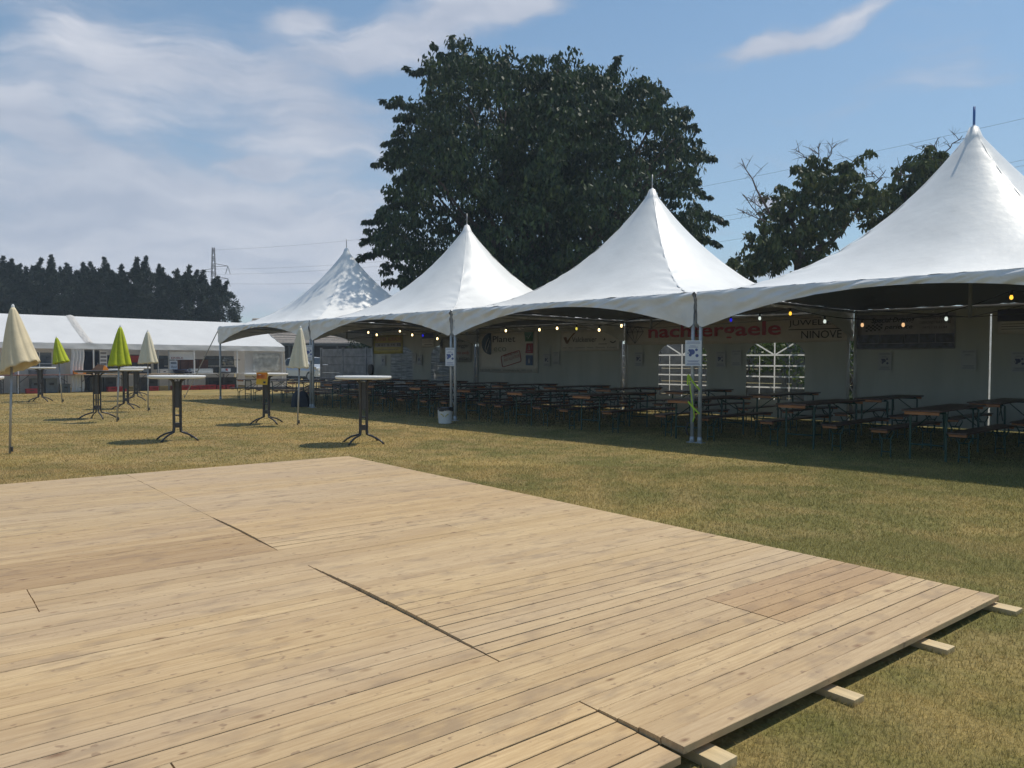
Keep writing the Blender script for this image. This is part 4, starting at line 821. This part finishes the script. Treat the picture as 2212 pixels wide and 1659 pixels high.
# counters made of folding tables
def counter(x, lab, tm):
    t = thing('folding_table', lab, 'table', ML(x, -.05), MROT, 'folding tables forming the marquee counter')
    m = MB(); m.box(-1.1, 1.1, -.3, .3, .735, .765); m.build('table_top', tm, t, bevel=.004)
    for s in (-1, 1):
        m = MB(); m.tube([(s*.85, -.22, 0), (s*.85, -.22, .73)], .016, 6); m.tube([(s*.85, .22, 0), (s*.85, .22, .73)], .016, 6); m.tube([(s*.85, -.22, .2), (s*.85, .22, .2)], .012, 5); m.tube([(s*.85, -.22, .45), (s*.5, -.1, .73)], .012, 5); m.build('leg_frame', DGREY, t)
REDW = mat('red_brown_top', (.22, .08, .06), .5, var=.2); PALEW = mat('pale_wood_top', (.55, .40, .26), .5, var=.15); GREYW = mat('pale_grey_top', (.5, .5, .5), .5)
for x, lab, tm in ((-7.85, 'red brown folding table at the far left of the counter', REDW), (-5.6, 'red brown folding table just left of the white pole', REDW), (-3.35, 'red brown folding table behind the leaning lime parasol', REDW), (-1.1, 'pale wooden folding table carrying the orange carton', PALEW),
                   (1.15, 'pale folding table behind the pale cream parasol', PALEW), (3.3, 'grey folding table under the white boxes', GREYW), (4.95, 'grey folding table at the right end of the counter', GREYW)): counter(x, lab, tm)
for i, (a, b, h_, mt, lab) in enumerate([(-3.72, -3.42, .6, GREYP, 'tall grey crate stack under the red brown counter'), (-3.2, -2.78, .6, GREYP, 'grey slatted crate stack left of the curtain'), (-2.62, -2.3, .36, GREYP, 'low grey crate by the curtain foot'), (-1.55, -1.05, .62, DCAB, 'dark cabinet with white lettering under the pale counter'),
        (-1.0, -.5, .62, DCAB, 'dark cabinet behind the column of the dark topped bar table'), (.55, 1.3, .6, DCAB, 'dark cabinet under the counter behind the lime parasol pole'), (3.55, 4.2, .56, DCAB, 'dark cabinet left of the grey tent post'), (4.25, 4.9, .56, DCAB, 'dark cabinet at the right end of the counter'), (-5.4, -4.9, .45, DCAB, 'dark crate at the left edge under the counter')]):
    boxthing('storage_crate', lab, 'crate', a, b, .05, .45, 0.005, h_, mt, crate_extra, 'grey and dark crates under the counter')
rp = ['leftmost, under the red brown table', 'behind the lime parasol pole', 'behind the pole of the bright lime parasol', 'left of the pale cream parasol pole', 'right of the pale cream parasol pole', 'behind the white bar table top', 'left of the marquee pole', 'right of the marquee pole', 'under the longest white box', 'left of the grey tent post', 'just right of the grey tent post']
for i, x in enumerate((-3.78, -.75, -.3, .95, 1.95, 2.35, 2.75, 3.15, 3.55, 4.0, 4.45)):
    boxthing('drinks_crate', 'red plastic drinks crate on the grass, '+rp[i], 'crate', x-.19, x+.19, -.32, -.02, 0.005, .2+.012*(i % 3), RED, crate_extra, 'red drinks crates along the counter foot')

# ------------------------------------------------------------------ concrete fence, shed, car
FT = 8.6
fn = thing('concrete_fence', 'grey concrete panel fence behind the row of tents', 'fence', W(0, FT), PHI)
for i in range(22):
    x0 = -27.3+i*2.05
    m = MB()
    for r_ in range(5): m.box(x0+.06, x0+1.99, -.02, .02+.0, .02+r_*.39, .395+r_*.39)
    m.build('panel', CONC, fn, bevel=.008)
    m = MB(); m.box(x0-.055, x0+.055, -.05, .05, 0, 2.02); m.build('fence_post', CONC, fn, bevel=.01)
sh = thing('shed', 'shed with a ribbed beige roof beyond the marquee end', 'shed', (-15.5, 60, 0), R(-4))
m = MB()
nrib = 11
for i in range(nrib):
    a = i/nrib; z0 = 2.75+2.1*a; y0 = 0+2.6*a; m.add([(-6, y0, z0), (9, y0, z0), (9, y0+.10, z0+.15), (-6, y0+.10, z0+.15), (9, y0+.236, z0+.191), (-6, y0+.236, z0+.191)], [(0, 1, 2, 3), (3, 2, 4, 5)])
m.build('roof', mat('beige_ribbed_sheet', (.42, .36, .31), .7, var=.15), sh)
m = MB(); m.box(-6, 9, 2.5, 2.7, 0, 4.6); m.build('wall', mat('dark_shed_wall', (.04, .042, .05), .8), sh); m = MB(); m.box(-6, 9, -.05, .1, 2.55, 2.75); m.build('gutter', DCAB, sh)
for x in (-5.8, -2, 1.8, 5.6, 8.8): m = MB(); m.box(x-.08, x+.08, 0, .16, 0, 2.6); m.build('post', DCAB, sh)
car = thing('car', 'silver car parked in front of the ribbed shed', 'car', (-14.0, 52.5, 0), R(-38))
CP = mat('silver_car_paint', (.55, .57, .6), .25, metal=.4, var=.02); GL = mat('car_glass', (.02, .025, .03), .08)
prof = [(-2.15, .35), (-2.2, .75), (-2.05, 1.0), (-1.75, 1.08), (-1.35, 1.55), (-.4, 1.66), (.55, 1.6), (1.25, 1.12), (2.05, .95), (2.2, .7), (2.2, .32)]
m = MB(); npf = len(prof); secs = [(-.86, .93), (-.88, 1), (-.7, 1.0), (.7, 1.0), (.88, 1), (.86, .93)]
vs = []
for yy, sc_ in ((-.9, .0), (-.9, 1), (-.62, 2), (.62, 2), (.9, 1), (.9, 0)):
    for x, z in prof:
        if sc_ == 2: vs.append((x, yy, z))
        elif sc_ == 1: vs.append((x, yy*(1 if z < 1.1 else .86), z if z < 1.1 else z-.06))
        else: vs.append((x*.98, yy*(1 if z < 1.1 else .84), min(z, 1.02)))
for k in range(5):
    for i in range(npf-1): m.f.append((k*npf+i, k*npf+i+1, (k+1)*npf+i+1, (k+1)*npf+i)); m.mi.append(0)
m.v = vs; m.f += [tuple(range(npf)), tuple(5*npf+i for i in range(npf))[::-1]]; m.mi += [0, 0]; m.build('body', CP, car, bevel=.03)
m = MB()
for sy in (-1, 1):
    for a, b, c_, d_ in ((-1.5, -.75, -1.25, -.75), (-.68, .2, -.68, .15), (.28, 1.0, .25, .55)):
        m.add([(a, sy*.905, 1.05), (b, sy*.905, 1.05), (d_, sy*.80, 1.52), (c_, sy*.80, 1.5)], [(0, 1, 2, 3)])
m.add([(1.22, -.68, 1.14), (1.22, .68, 1.14), (.62, .6, 1.58), (.62, -.6, 1.58)], [(0, 1, 2, 3)]); m.add([(-1.76, -.68, 1.1), (-1.76, .68, 1.1), (-1.4, .6, 1.53), (-1.4, -.6, 1.53)], [(0, 1, 2, 3)]); m.build('window', GL, car, solid=.01)
for x in (-1.35, 1.35):
    for sy in (-1, 1):
        m = MB(); m.tube([(x, sy*.72, .33), (x, sy*.92, .33)], .33, 24); wh = m.build('wheel', BLACK, car); m = MB(); m.tube([(x, sy*.9, .33), (x, sy*.93, .33)], .2, 16); m.build('rim', ALU, wh)
for sy in (-1, 1): m = MB(); m.box(2.12, 2.23, sy*.72-.15, sy*.72+.15, .72, .88); m.build('headlight', mat('lamp_glass', (.8, .8, .8), .1), car)
m = MB(); m.box(2.18, 2.24, -.85, .85, .42, .52); m.box(-2.24, -2.18, -.85, .85, .42, .55); m.build('bumper', WHITE, car)

# ------------------------------------------------------------------ trees
def leaf_mat(name, a, b, transl=.25, rough=.5, spec=.4):
    m = bpy.data.materials.new(name); m.use_nodes = True; t = m.node_tree; t.nodes.clear(); n = lambda ty: t.nodes.new(ty); L_ = t.links.new
    g = n('ShaderNodeNewGeometry'); mx = n('ShaderNodeMix'); mx.data_type = 'RGBA'; mx.inputs[6].default_value = (*a, 1); mx.inputs[7].default_value = (*b, 1)
    pw = n('ShaderNodeMath'); pw.operation = 'POWER'; L_(g.outputs['Random Per Island'], pw.inputs[0]); pw.inputs[1].default_value = 2.2; 
    nz = n('ShaderNodeTexNoise'); nz.inputs['Scale'].default_value = 1.1; nz.inputs['Detail'].default_value = 3; L_(g.outputs['Position'], nz.inputs[0]); ad = n('ShaderNodeMath'); ad.operation = 'MULTIPLY_ADD'; L_(nz.outputs[0], ad.inputs[0]); ad.inputs[1].default_value = 1.3; ad.inputs[2].default_value = -.58; ad.use_clamp = True
    s2 = n('ShaderNodeMath'); s2.operation = 'ADD'; s2.use_clamp = True; L_(pw.outputs[0], s2.inputs[0]); L_(ad.outputs[0], s2.inputs[1]); L_(s2.outputs[0], mx.inputs[0])
    P = n('ShaderNodeBsdfPrincipled'); P.inputs['Roughness'].default_value = rough; P.inputs['Specular IOR Level'].default_value = spec; L_(mx.outputs[2], P.inputs['Base Color'])
    tr = n('ShaderNodeBsdfTranslucent'); L_(mx.outputs[2], tr.inputs[0]); q = n('ShaderNodeMixShader'); q.inputs[0].default_value = transl; L_(P.outputs[0], q.inputs[1]); L_(tr.outputs[0], q.inputs[2])
    o = n('ShaderNodeOutputMaterial'); L_(q.outputs[0], o.inputs[0]); return m
LCH = leaf_mat('cherry_leaf', (.021, .042, .027), (.072, .105, .040), .14, .6, .22)
LCH2 = leaf_mat('sparse_leaf', (.034, .058, .026), (.125, .145, .05), .2, .6, .25)
LCON = leaf_mat('conifer_leaf', (.030, .045, .038), (.052, .072, .052), .08, .7, .2)
LBUSH = leaf_mat('bush_leaf', (.04, .08, .02), (.12, .18, .03), .25)
def leaves(centers, radii, per, ll, lw, seed, droop=.8, squash=.8):  # droop: how far leaf tips hang down
    rg = np.random.default_rng(seed); n = len(centers)*per
    c = np.repeat(np.asarray(centers), per, 0); r = np.repeat(np.asarray(radii), per)
    d = rg.normal(size=(n, 3)); d /= np.linalg.norm(d, axis=1)[:, None]; rad = r*rg.uniform(.25, 1, n)**.6
    p = c + d*rad[:, None]*np.array([1, 1, squash])
    ax = rg.normal(size=(n, 3)); ax[:, 2] -= droop*2.0; ax /= np.linalg.norm(ax, axis=1)[:, None]
    sd = np.cross(ax, rg.normal(size=(n, 3))); sd /= np.linalg.norm(sd, axis=1)[:, None]
    sc = rg.uniform(.65, 1.25, n)[:, None]; a = ax*ll*sc; s = sd*lw*sc/2
    return np.stack([p, p+a*.45+s, p+a, p+a*.45-s], 1).reshape(-1, 3)
def limb(m, p0, p1, r0, r1, seed, wob=.25, n_=6):
    rg = random.Random(seed); pts = []
    for i in range(n_+1):
        q = i/n_; v_ = Vector(p0).lerp(Vector(p1), q)
        if 0 < i < n_: v_ += Vector((rg.uniform(-1, 1), rg.uniform(-1, 1), rg.uniform(-.4, .4)))*wob
        pts.append(v_)
    m.tube(pts, r0, 7, r2=r1); return pts
# big cherry tree: outline radii around its crown centre, filled in depth
def big_tree():
    base = Vector((1.2, 33.4, 0)); t = thing('cherry_tree', 'huge dark green leafy tree rising behind the middle tents', 'tree', base)
    out = [(590, 95), (500, 140), (470, 230), (370, 255), (400, 380), (240, 430), (310, 520), (240, 650), (185, 760), (240, 900), (140, 1085), (100, 1200), (75, 1290), (130, 1400), (250, 1500), (600, 1680), (1100, 1720), (1700, 1650), (2000, 1400), (2045, 1200), (2080, 1080), (1960, 1010), (2000, 900), (2010, 740), (1950, 640), (1925, 540), (1870, 480), (1760, 420), (1620, 360), (1540, 370), (1400, 320), (1320, 270), (1160, 230), (1010, 250), (940, 350), (880, 210), (800, 260), (740, 185), (640, 150)]
    P = [(-7.25+.0078*x-1.2, 15.94-.0078*y) for x, y in out]; cx, cz = 0.1, 8.6
    pol = sorted([(math.atan2(z-cz, x-cx), math.hypot(x-cx, z-cz)) for x, z in P]); A = np.array([p[0] for p in pol]); Rr = np.array([p[1] for p in pol])
    rg = np.random.default_rng(21); C = []; Rd = []
    def rad(th): return np.interp(th, A, Rr, period=2*np.pi)
    for i in range(3000):
        th = rg.uniform(-np.pi, np.pi); ph = math.asin(rg.uniform(-1, 1)); ro = rg.uniform(.72, 1.0) if i % 4 else rg.uniform(.1, .8)
        rr = rad(th)*math.cos(ph)*ro; x = cx+rr*math.cos(th); z = cz+rr*math.sin(th); y = 7.1*math.sin(ph)*ro
        if math.cos(ph)*ro > .82: rd_ = rg.uniform(.2, .36); x = cx+(rr-.18)*math.cos(th); z = cz+(rr-.18)*math.sin(th)
        else: rd_ = rg.uniform(.4, .75)
        # clumping: pull clusters towards coarse lumps so light and dark masses form
        nn = noise.noise(Vector((x*.62, y*.62, z*.8+3)))
        if nn < (-.06 if ro > .9 else -.2) and ro > .68: continue
        if z < 2.2: continue
        C.append((x, y, z)); Rd.append(rd_*1.05)
    # protruding shoots along the outline
    for X, Y, dx, dz in [(590, 95, 0, 1), (500, 140, -.6, .5), (370, 255, -1, .2), (235, 428, -1, .15), (740, 190, .2, 1), (885, 190, 0, 1), (1320, 265, .6, .6), (1500, 205, .3, 1), (1470, 260, .2, .8), (1620, 345, .8, .6), (1765, 395, .7, .6), (1870, 490, .9, -.1), (1925, 560, 1, -.3), (2010, 740, 1, -.2), (2080, 1078, 1, -.5), (2045, 1200, .8, -.5), (185, 760, -1, -.3), (140, 1085, -1, -.2), (75, 1290, -1, -.3), (240, 650, -1, 0), (310, 520, -1, .1), (2000, 930, .8, -.7), (230, 1010, -1, -.4), (110, 1190, -1, -.3)]:
        d = Vector((dx, 0, dz)).normalized(); x = -7.25+.0078*X-1.2+d.x*.2; z = 15.94-.0078*Y+d.z*.2
        for k in range(8): C.append((x-d.x*k*.22, rg.uniform(-1.2, 1.2)*.3, z-d.z*k*.22)); Rd.append(.11+.035*k)
    v = leaves(C, Rd, 60, .23, .10, 5, 1.1, .5); o = np_mesh('crown', v, len(v)//4, LCH, t, 4)
    m = MB(); limb(m, (0, 0, 0), (.1, 0, 5), .45, .3, 1, .1)
    rg2 = random.Random(4)
    for i in range(26):
        th = rg2.uniform(-.4, math.pi+.4); rr = rad(th if th < math.pi else th-2*math.pi)*.8; yy = rg2.uniform(-4.5, 4.5)
        pts = limb(m, (.1, 0, rg2.uniform(2.5, 5.5)), (cx+rr*math.cos(th)*.9, yy, cz+rr*math.sin(th)*.9), .14, .03, i+9, .35)
    m.build('trunk', BARK, t, smooth=True)
big_tree()
def sparse_tree(name, lab, base, clusters, limbs, dead, seed, ll=.24, lw=.11, per=34):
    t = thing(name, lab, 'tree', base)
    v = leaves([(a, b, c_) for a, b, c_, _ in clusters], [r_ for *_, r_ in clusters], per, ll, lw, seed, 1.0); np_mesh('crown', v, len(v)//4, LCH2, t, 4)
    m = MB()
    for i, (p0, p1, r0, r1) in enumerate(limbs): limb(m, p0, p1, r0, r1, seed+i, .14)
    m.build('trunk', BARK, t, smooth=True)
    if dead:
        m = MB(); rg2 = random.Random(seed)
        for p0, p1, r0, twigs in dead:
            pts = limb(m, p0, p1, r0, .012, rg2.randint(0, 999), .06)
            for j in range(twigs):
                a = pts[rg2.randint(2, 5)]; d = Vector((rg2.uniform(-1, 1), rg2.uniform(-.5, .5), rg2.uniform(-.2, .9)))*rg2.uniform(.35, .8)
                e = a+d; m.tube([a, a+d*.5+Vector((0, 0, .05)), e], .012, 4, r2=.005)
                for _ in range(2): m.tube([a+d*.6, a+d*.6+Vector((rg2.uniform(-.3, .3), 0, rg2.uniform(-.25, .3)))], .006, 4, r2=.004)
        m.build('dead_branch', DBARK, t)
# right tree at depth 28: px -> metres
RD = 28.0
def rp_(X, Y):  # crop coordinates of the enlarged photo region -> x, z at that depth
    px = (1780+X/2.836)/1.1573; py = (240+Y/2.836)/1.1573; return (px-1106)/1652.7*RD, 1.3676+(781-py)/1652.7*RD
rg3 = random.Random(8)
bx, _ = rp_(620, 1100); cl = []
for X, Y, rx, ry in [(500, 700, 110, 80), (620, 650, 100, 90), (720, 480, 60, 50), (650, 470, 50, 40), (960, 510, 90, 40), (830, 560, 90, 60), (720, 680, 140, 110), (900, 620, 90, 60), (1040, 640, 80, 60), (1000, 720, 120, 70), (480, 860, 110, 90), (620, 850, 130, 110), (760, 900, 120, 100), (560, 1000, 160, 110), (700, 1050, 150, 90), (400, 980, 120, 80), (300, 1080, 100, 90), (230, 1180, 90, 90), (420, 1100, 130, 100), (850, 850, 110, 100), (950, 830, 110, 70), (560, 1180, 200, 80), (300, 1240, 120, 60)]:
    for _ in range(int(rx*ry/900)+3):
        a = rg3.uniform(0, 6.28); q = math.sqrt(rg3.random()); x, z = rp_(X+rx*q*math.cos(a), Y+ry*q*math.sin(a)); cl.append((x-bx, rg3.uniform(-1.6, 1.6), z, rg3.uniform(.14, .27)))
def rl(X, Y, y=0): x, z = rp_(X, Y); return (x-bx, y, z)
limbs = [((0, 0, 0), rl(600, 1200), .2, .16), (rl(600, 1200), rl(560, 980, -.3), .14, .09), (rl(560, 980, -.3), rl(480, 700), .08, .03), (rl(600, 1200), rl(700, 620), .12, .05), (rl(700, 620), rl(720, 440), .05, .03), (rl(600, 1200), rl(910, 960), .13, .08), (rl(910, 960), rl(900, 560), .07, .04), (rl(910, 960), rl(960, 560, .5), .07, .03), (rl(910, 960), rl(1180, 580), .06, .03)]
dead = [(rl(420, 880), rl(190, 450), .05, 7), (rl(390, 940), rl(200, 700), .025, 8), (rl(390, 900), rl(160, 800), .02, 8), (rl(400, 860), rl(240, 720), .02, 6), (rl(700, 560), rl(745, 340), .03, 7), (rl(720, 560), rl(860, 340), .03, 8), (rl(660, 480), rl(590, 390), .02, 5), (rl(960, 560), rl(1005, 430), .025, 4), (rl(1040, 700), rl(1205, 525), .03, 5), (rl(980, 600), rl(1130, 570), .02, 6)]
sparse_tree('half_dead_tree', 'thinning tree with bare dead twigs on top, between the third and fourth tents', (bx, RD, 0), cl, limbs, dead, 31)
bx0 = bx; bx, _ = rp_(1350, 900); cl = []
for X, Y, rx, ry in [(1400, 470, 60, 50), (1440, 430, 50, 30), (1350, 520, 40, 30), (1580, 440, 60, 35), (1640, 440, 40, 30), (1500, 530, 70, 50), (1390, 600, 90, 50), (1300, 650, 90, 60), (1420, 680, 110, 60), (1200, 700, 90, 60), (1130, 760, 90, 50), (1320, 740, 110, 50), (1110, 880, 90, 40), (1500, 800, 200, 120), (1200, 900, 120, 60)]:
    for _ in range(int(rx*ry/800)+3):
        a = rg3.uniform(0, 6.28); q = math.sqrt(rg3.random()); x, z = rp_(X+rx*q*math.cos(a), Y+ry*q*math.sin(a)); cl.append((x-bx, rg3.uniform(-1.2, 1.2), z, rg3.uniform(.13, .25)))
limbs = [((0, 0, 0), rl(1350, 900), .16, .12), (rl(1350, 900), rl(1460, 560), .1, .05), (rl(1460, 560), rl(1540, 420), .05, .03), (rl(1350, 900), rl(1380, 500), .07, .03), (rl(1350, 900), rl(1150, 800), .06, .03)]
dead = [(rl(1510, 480), rl(1570, 300), .03, 6), (rl(1560, 460), rl(1740, 285), .03, 7), (rl(1520, 440), rl(1470, 390), .02, 4), (rl(1500, 520), rl(1600, 500), .02, 4), (rl(1380, 560), rl(1290, 560), .02, 4)]
sparse_tree('half_dead_tree', 'smaller thin tree with twiggy top touching the slope of the largest tent', (bx, RD, 0), cl, limbs, dead, 47)
# bushes behind the fence and hanging foliage near the first tent
def bush(lab, s, t_, z0, z1, wd, seed, mt=LBUSH, dens=26, name='bush'):
    o = thing(name, lab, 'bush', W(s, t_), PHI); rg = np.random.default_rng(seed); C = []; Rd = []
    for i in range(dens): C.append((rg.uniform(-wd, wd), rg.uniform(-.7, .7), rg.uniform(z0, z1))); Rd.append(rg.uniform(.25, .45))
    v = leaves(C, Rd, 70, .13, .07, seed, .4); np_mesh('foliage', v, len(v)//4, mt, o, 4); m = MB()
    for i in range(5): limb(m, (rg.uniform(-.1, .1), 0, 0), (rg.uniform(-wd, wd)*.6, 0, z1*.8), .04, .015, seed+i, .06)
    m.build('stem', BARK, o)
bush('leafy bush seen through the left arched window', -3.4, 7.7, 1.15, 2.3, 1.3, 1, dens=22); bush('leafy bush seen through the right arched window', -.2, 7.7, 1.1, 2.4, 1.5, 2, dens=26); bush('small green shrub low behind the right arched window', -1.0, 7.9, .2, 1.2, .5, 3, dens=10)
bush('dark foliage hanging over the fence behind the leftmost tent', -23.0, 9.6, 1.9, 3.3, 2.6, 4, LCH, 70); bush('shrub behind the second crinkled window', -12.0, 8.0, .2, 1.6, 1.0, 6, dens=16)

# row of conifers
def conifer_meshes(k):
    rg = np.random.default_rng(50+k); H_ = 9.0; C = []; Rd = []
    for i in range(300):
        z = H_*.93*rg.uniform(0, 1)**.8; q = z/H_/.93; r_ = 1.8*(1-q**6)*.95+.1+.2*np.sin(q*13+k); a = rg.uniform(0, 2*np.pi); rr = r_*rg.uniform(.45, 1)**.5
        C.append((rr*np.cos(a), rr*np.sin(a), z)); Rd.append(.34 if q < .85 else .17)
    for tip in range(5+k % 2):
        ox = rg.uniform(-1.2, 1.2)*(tip > 0); hh = H_+.1+.2*(k % 3)-rg.uniform(.2, .9)*(tip > 0); ln_ = rg.uniform(-.6, .6)
        for j in range(12): C.append((ox+ln_*(1-j/11)**2*.5+rg.uniform(-.09, .09), rg.uniform(-.1, .1), hh-.14*j)); Rd.append(.05+.026*j)
    v = leaves(C, Rd, 52, .22, .075, 60+k, -.25, 1.0); return v
protos = []
peaks = [(-43.5, 9.2), (-42.3, 9.0), (-41.1, 9.3), (-40.0, 9.4), (-38.9, 8.8), (-38.0, 9.3), (-37.2, 9.4), (-35.8, 9.1), (-34.8, 9.2), (-34.0, 9.1), (-33.2, 9.3), (-32.5, 8.6), (-31.5, 9.0), (-30.2, 9.4), (-29.4, 9.3), (-28.5, 9.1), (-27.2, 8.7), (-26.0, 8.8), (-25.0, 8.3), (-23.6, 8.1)]
for i, (x, h_) in enumerate(peaks):
    lab = 'dark conifer behind the marquee, %s from the left in the hedge' % (['first', 'second', 'third', 'fourth', 'fifth', 'sixth', 'seventh', 'eighth', 'ninth', 'tenth', 'eleventh', 'twelfth', 'thirteenth', 'fourteenth', 'fifteenth', 'sixteenth', 'seventeenth', 'eighteenth', 'nineteenth', 'twentieth'][i])
    if i < 4:
        o = thing('conifer', lab, 'tree'); v = conifer_meshes(i); np_mesh('crown', v, len(v)//4, LCON, o, 4); m = MB(); m.tube([(0, 0, 0), (0, 0, 7.5)], .16, 7, r2=.04); m.build('trunk', BARK, o); protos.append(o)
    else: o = copy_tree(protos[i % 4])
    o.location = (x, 62+rnd.uniform(-.5, .5), 0); o.rotation_euler = (0, 0, rnd.uniform(0, 6.28)); o.scale = (1, 1, h_/9.2); tag(o, lab, 'tree', 'conifers of the hedge behind the marquee')

# ------------------------------------------------------------------ power pylon and lines
P0 = Vector((-64.2, 165, 0)); P1 = Vector((72.3, 75, 0)); LD = (P1-P0).normalized()
py = thing('pylon', 'steel lattice power pylon rising over the hedge end', 'pylon', P0, math.atan2(LD.y, LD.x)+math.pi/2-.9)
ST = mat('galvanised_steel', (.22, .20, .20), .6, metal=.3)
m = MB()
def hw_(z): return .95-.72*z/25
for z in np.arange(0, 25, 1.6):
    a, b = hw_(z), hw_(z+1.6)
    for sx, sy in ((1, 1), (1, -1), (-1, 1), (-1, -1)): m.tube([(sx*a, sy*a, z), (sx*b, sy*b, z+1.6)], .07, 4)
    for q in ((1, 0), (-1, 0), (0, 1), (0, -1)):
        ux, uy = (q[0], q[1]); wx, wy = (q[1], q[0])
        m.tube([(ux*a+wx*a, uy*a+wy*a, z), (ux*b-wx*b, uy*b-wy*b, z+1.6)], .04, 4); m.tube([(ux*a-wx*a, uy*a-wy*a, z), (ux*b+wx*b, uy*b+wy*b, z+1.6)], .04, 4)
m.build('lattice_mast', ST, py)
for z, sx in ((22.0, 1), (20.9, -1), (19.3, 1)):
    m = MB(); e = (sx*3.0, 0, z-.3); m.tube([(0, 0, z+.25), e], .06, 4); m.tube([(0, 0, z-.5), e], .05, 4); ar = m.build('cross_arm', ST, py)
    m = MB(); m.tube([e, (sx*2.5, 0, z-2.0)], .08, 6); m.tube([e, (sx*3.5, 0, z-2.0)], .08, 6); m.build('insulator', ALUD, ar)
for z0, z1, sag, lab in ((25.1, 30.58, 3.68, 'topmost thin power line crossing the sky'), (21.0, 26.04, 3.86, 'second highest power line across the sky'), (19.87, 25.4, 3.65, 'third power line, close below the second'), (17.96, 23.08, 4.27, 'lowest thin power line, meeting the hedge end')):
    o = thing('power_line', lab, 'power line', P0, 0, 'power lines from the pylon'); m = MB(); pts = []
    for i in range(41):
        q = i/40*1.25; p = (P1-P0)*q; pts.append((p.x, p.y, z0+(z1-z0)*q-4*sag*q*(1-q)))
    m.tube(pts, .016, 5); m.build('wire', mat('wire_metal', (.12, .12, .13), .6), o)

# ------------------------------------------------------------------ air
hz = MB(); hz.box(-160, 160, -12, 230, -1.2, 60); ho = hz.build('haze', WHITE)
hm = bpy.data.materials.new('haze_air'); hm.use_nodes = True; t = hm.node_tree; t.nodes.clear()
pv = t.nodes.new('ShaderNodeVolumePrincipled'); pv.inputs['Density'].default_value = .0012; pv.inputs['Color'].default_value = (.72, .85, 1, 1); oo = t.nodes.new('ShaderNodeOutputMaterial'); t.links.new(pv.outputs[0], oo.inputs['Volume'])
ho.data.materials.clear(); ho.data.materials.append(hm); tag(ho, kind='stuff')
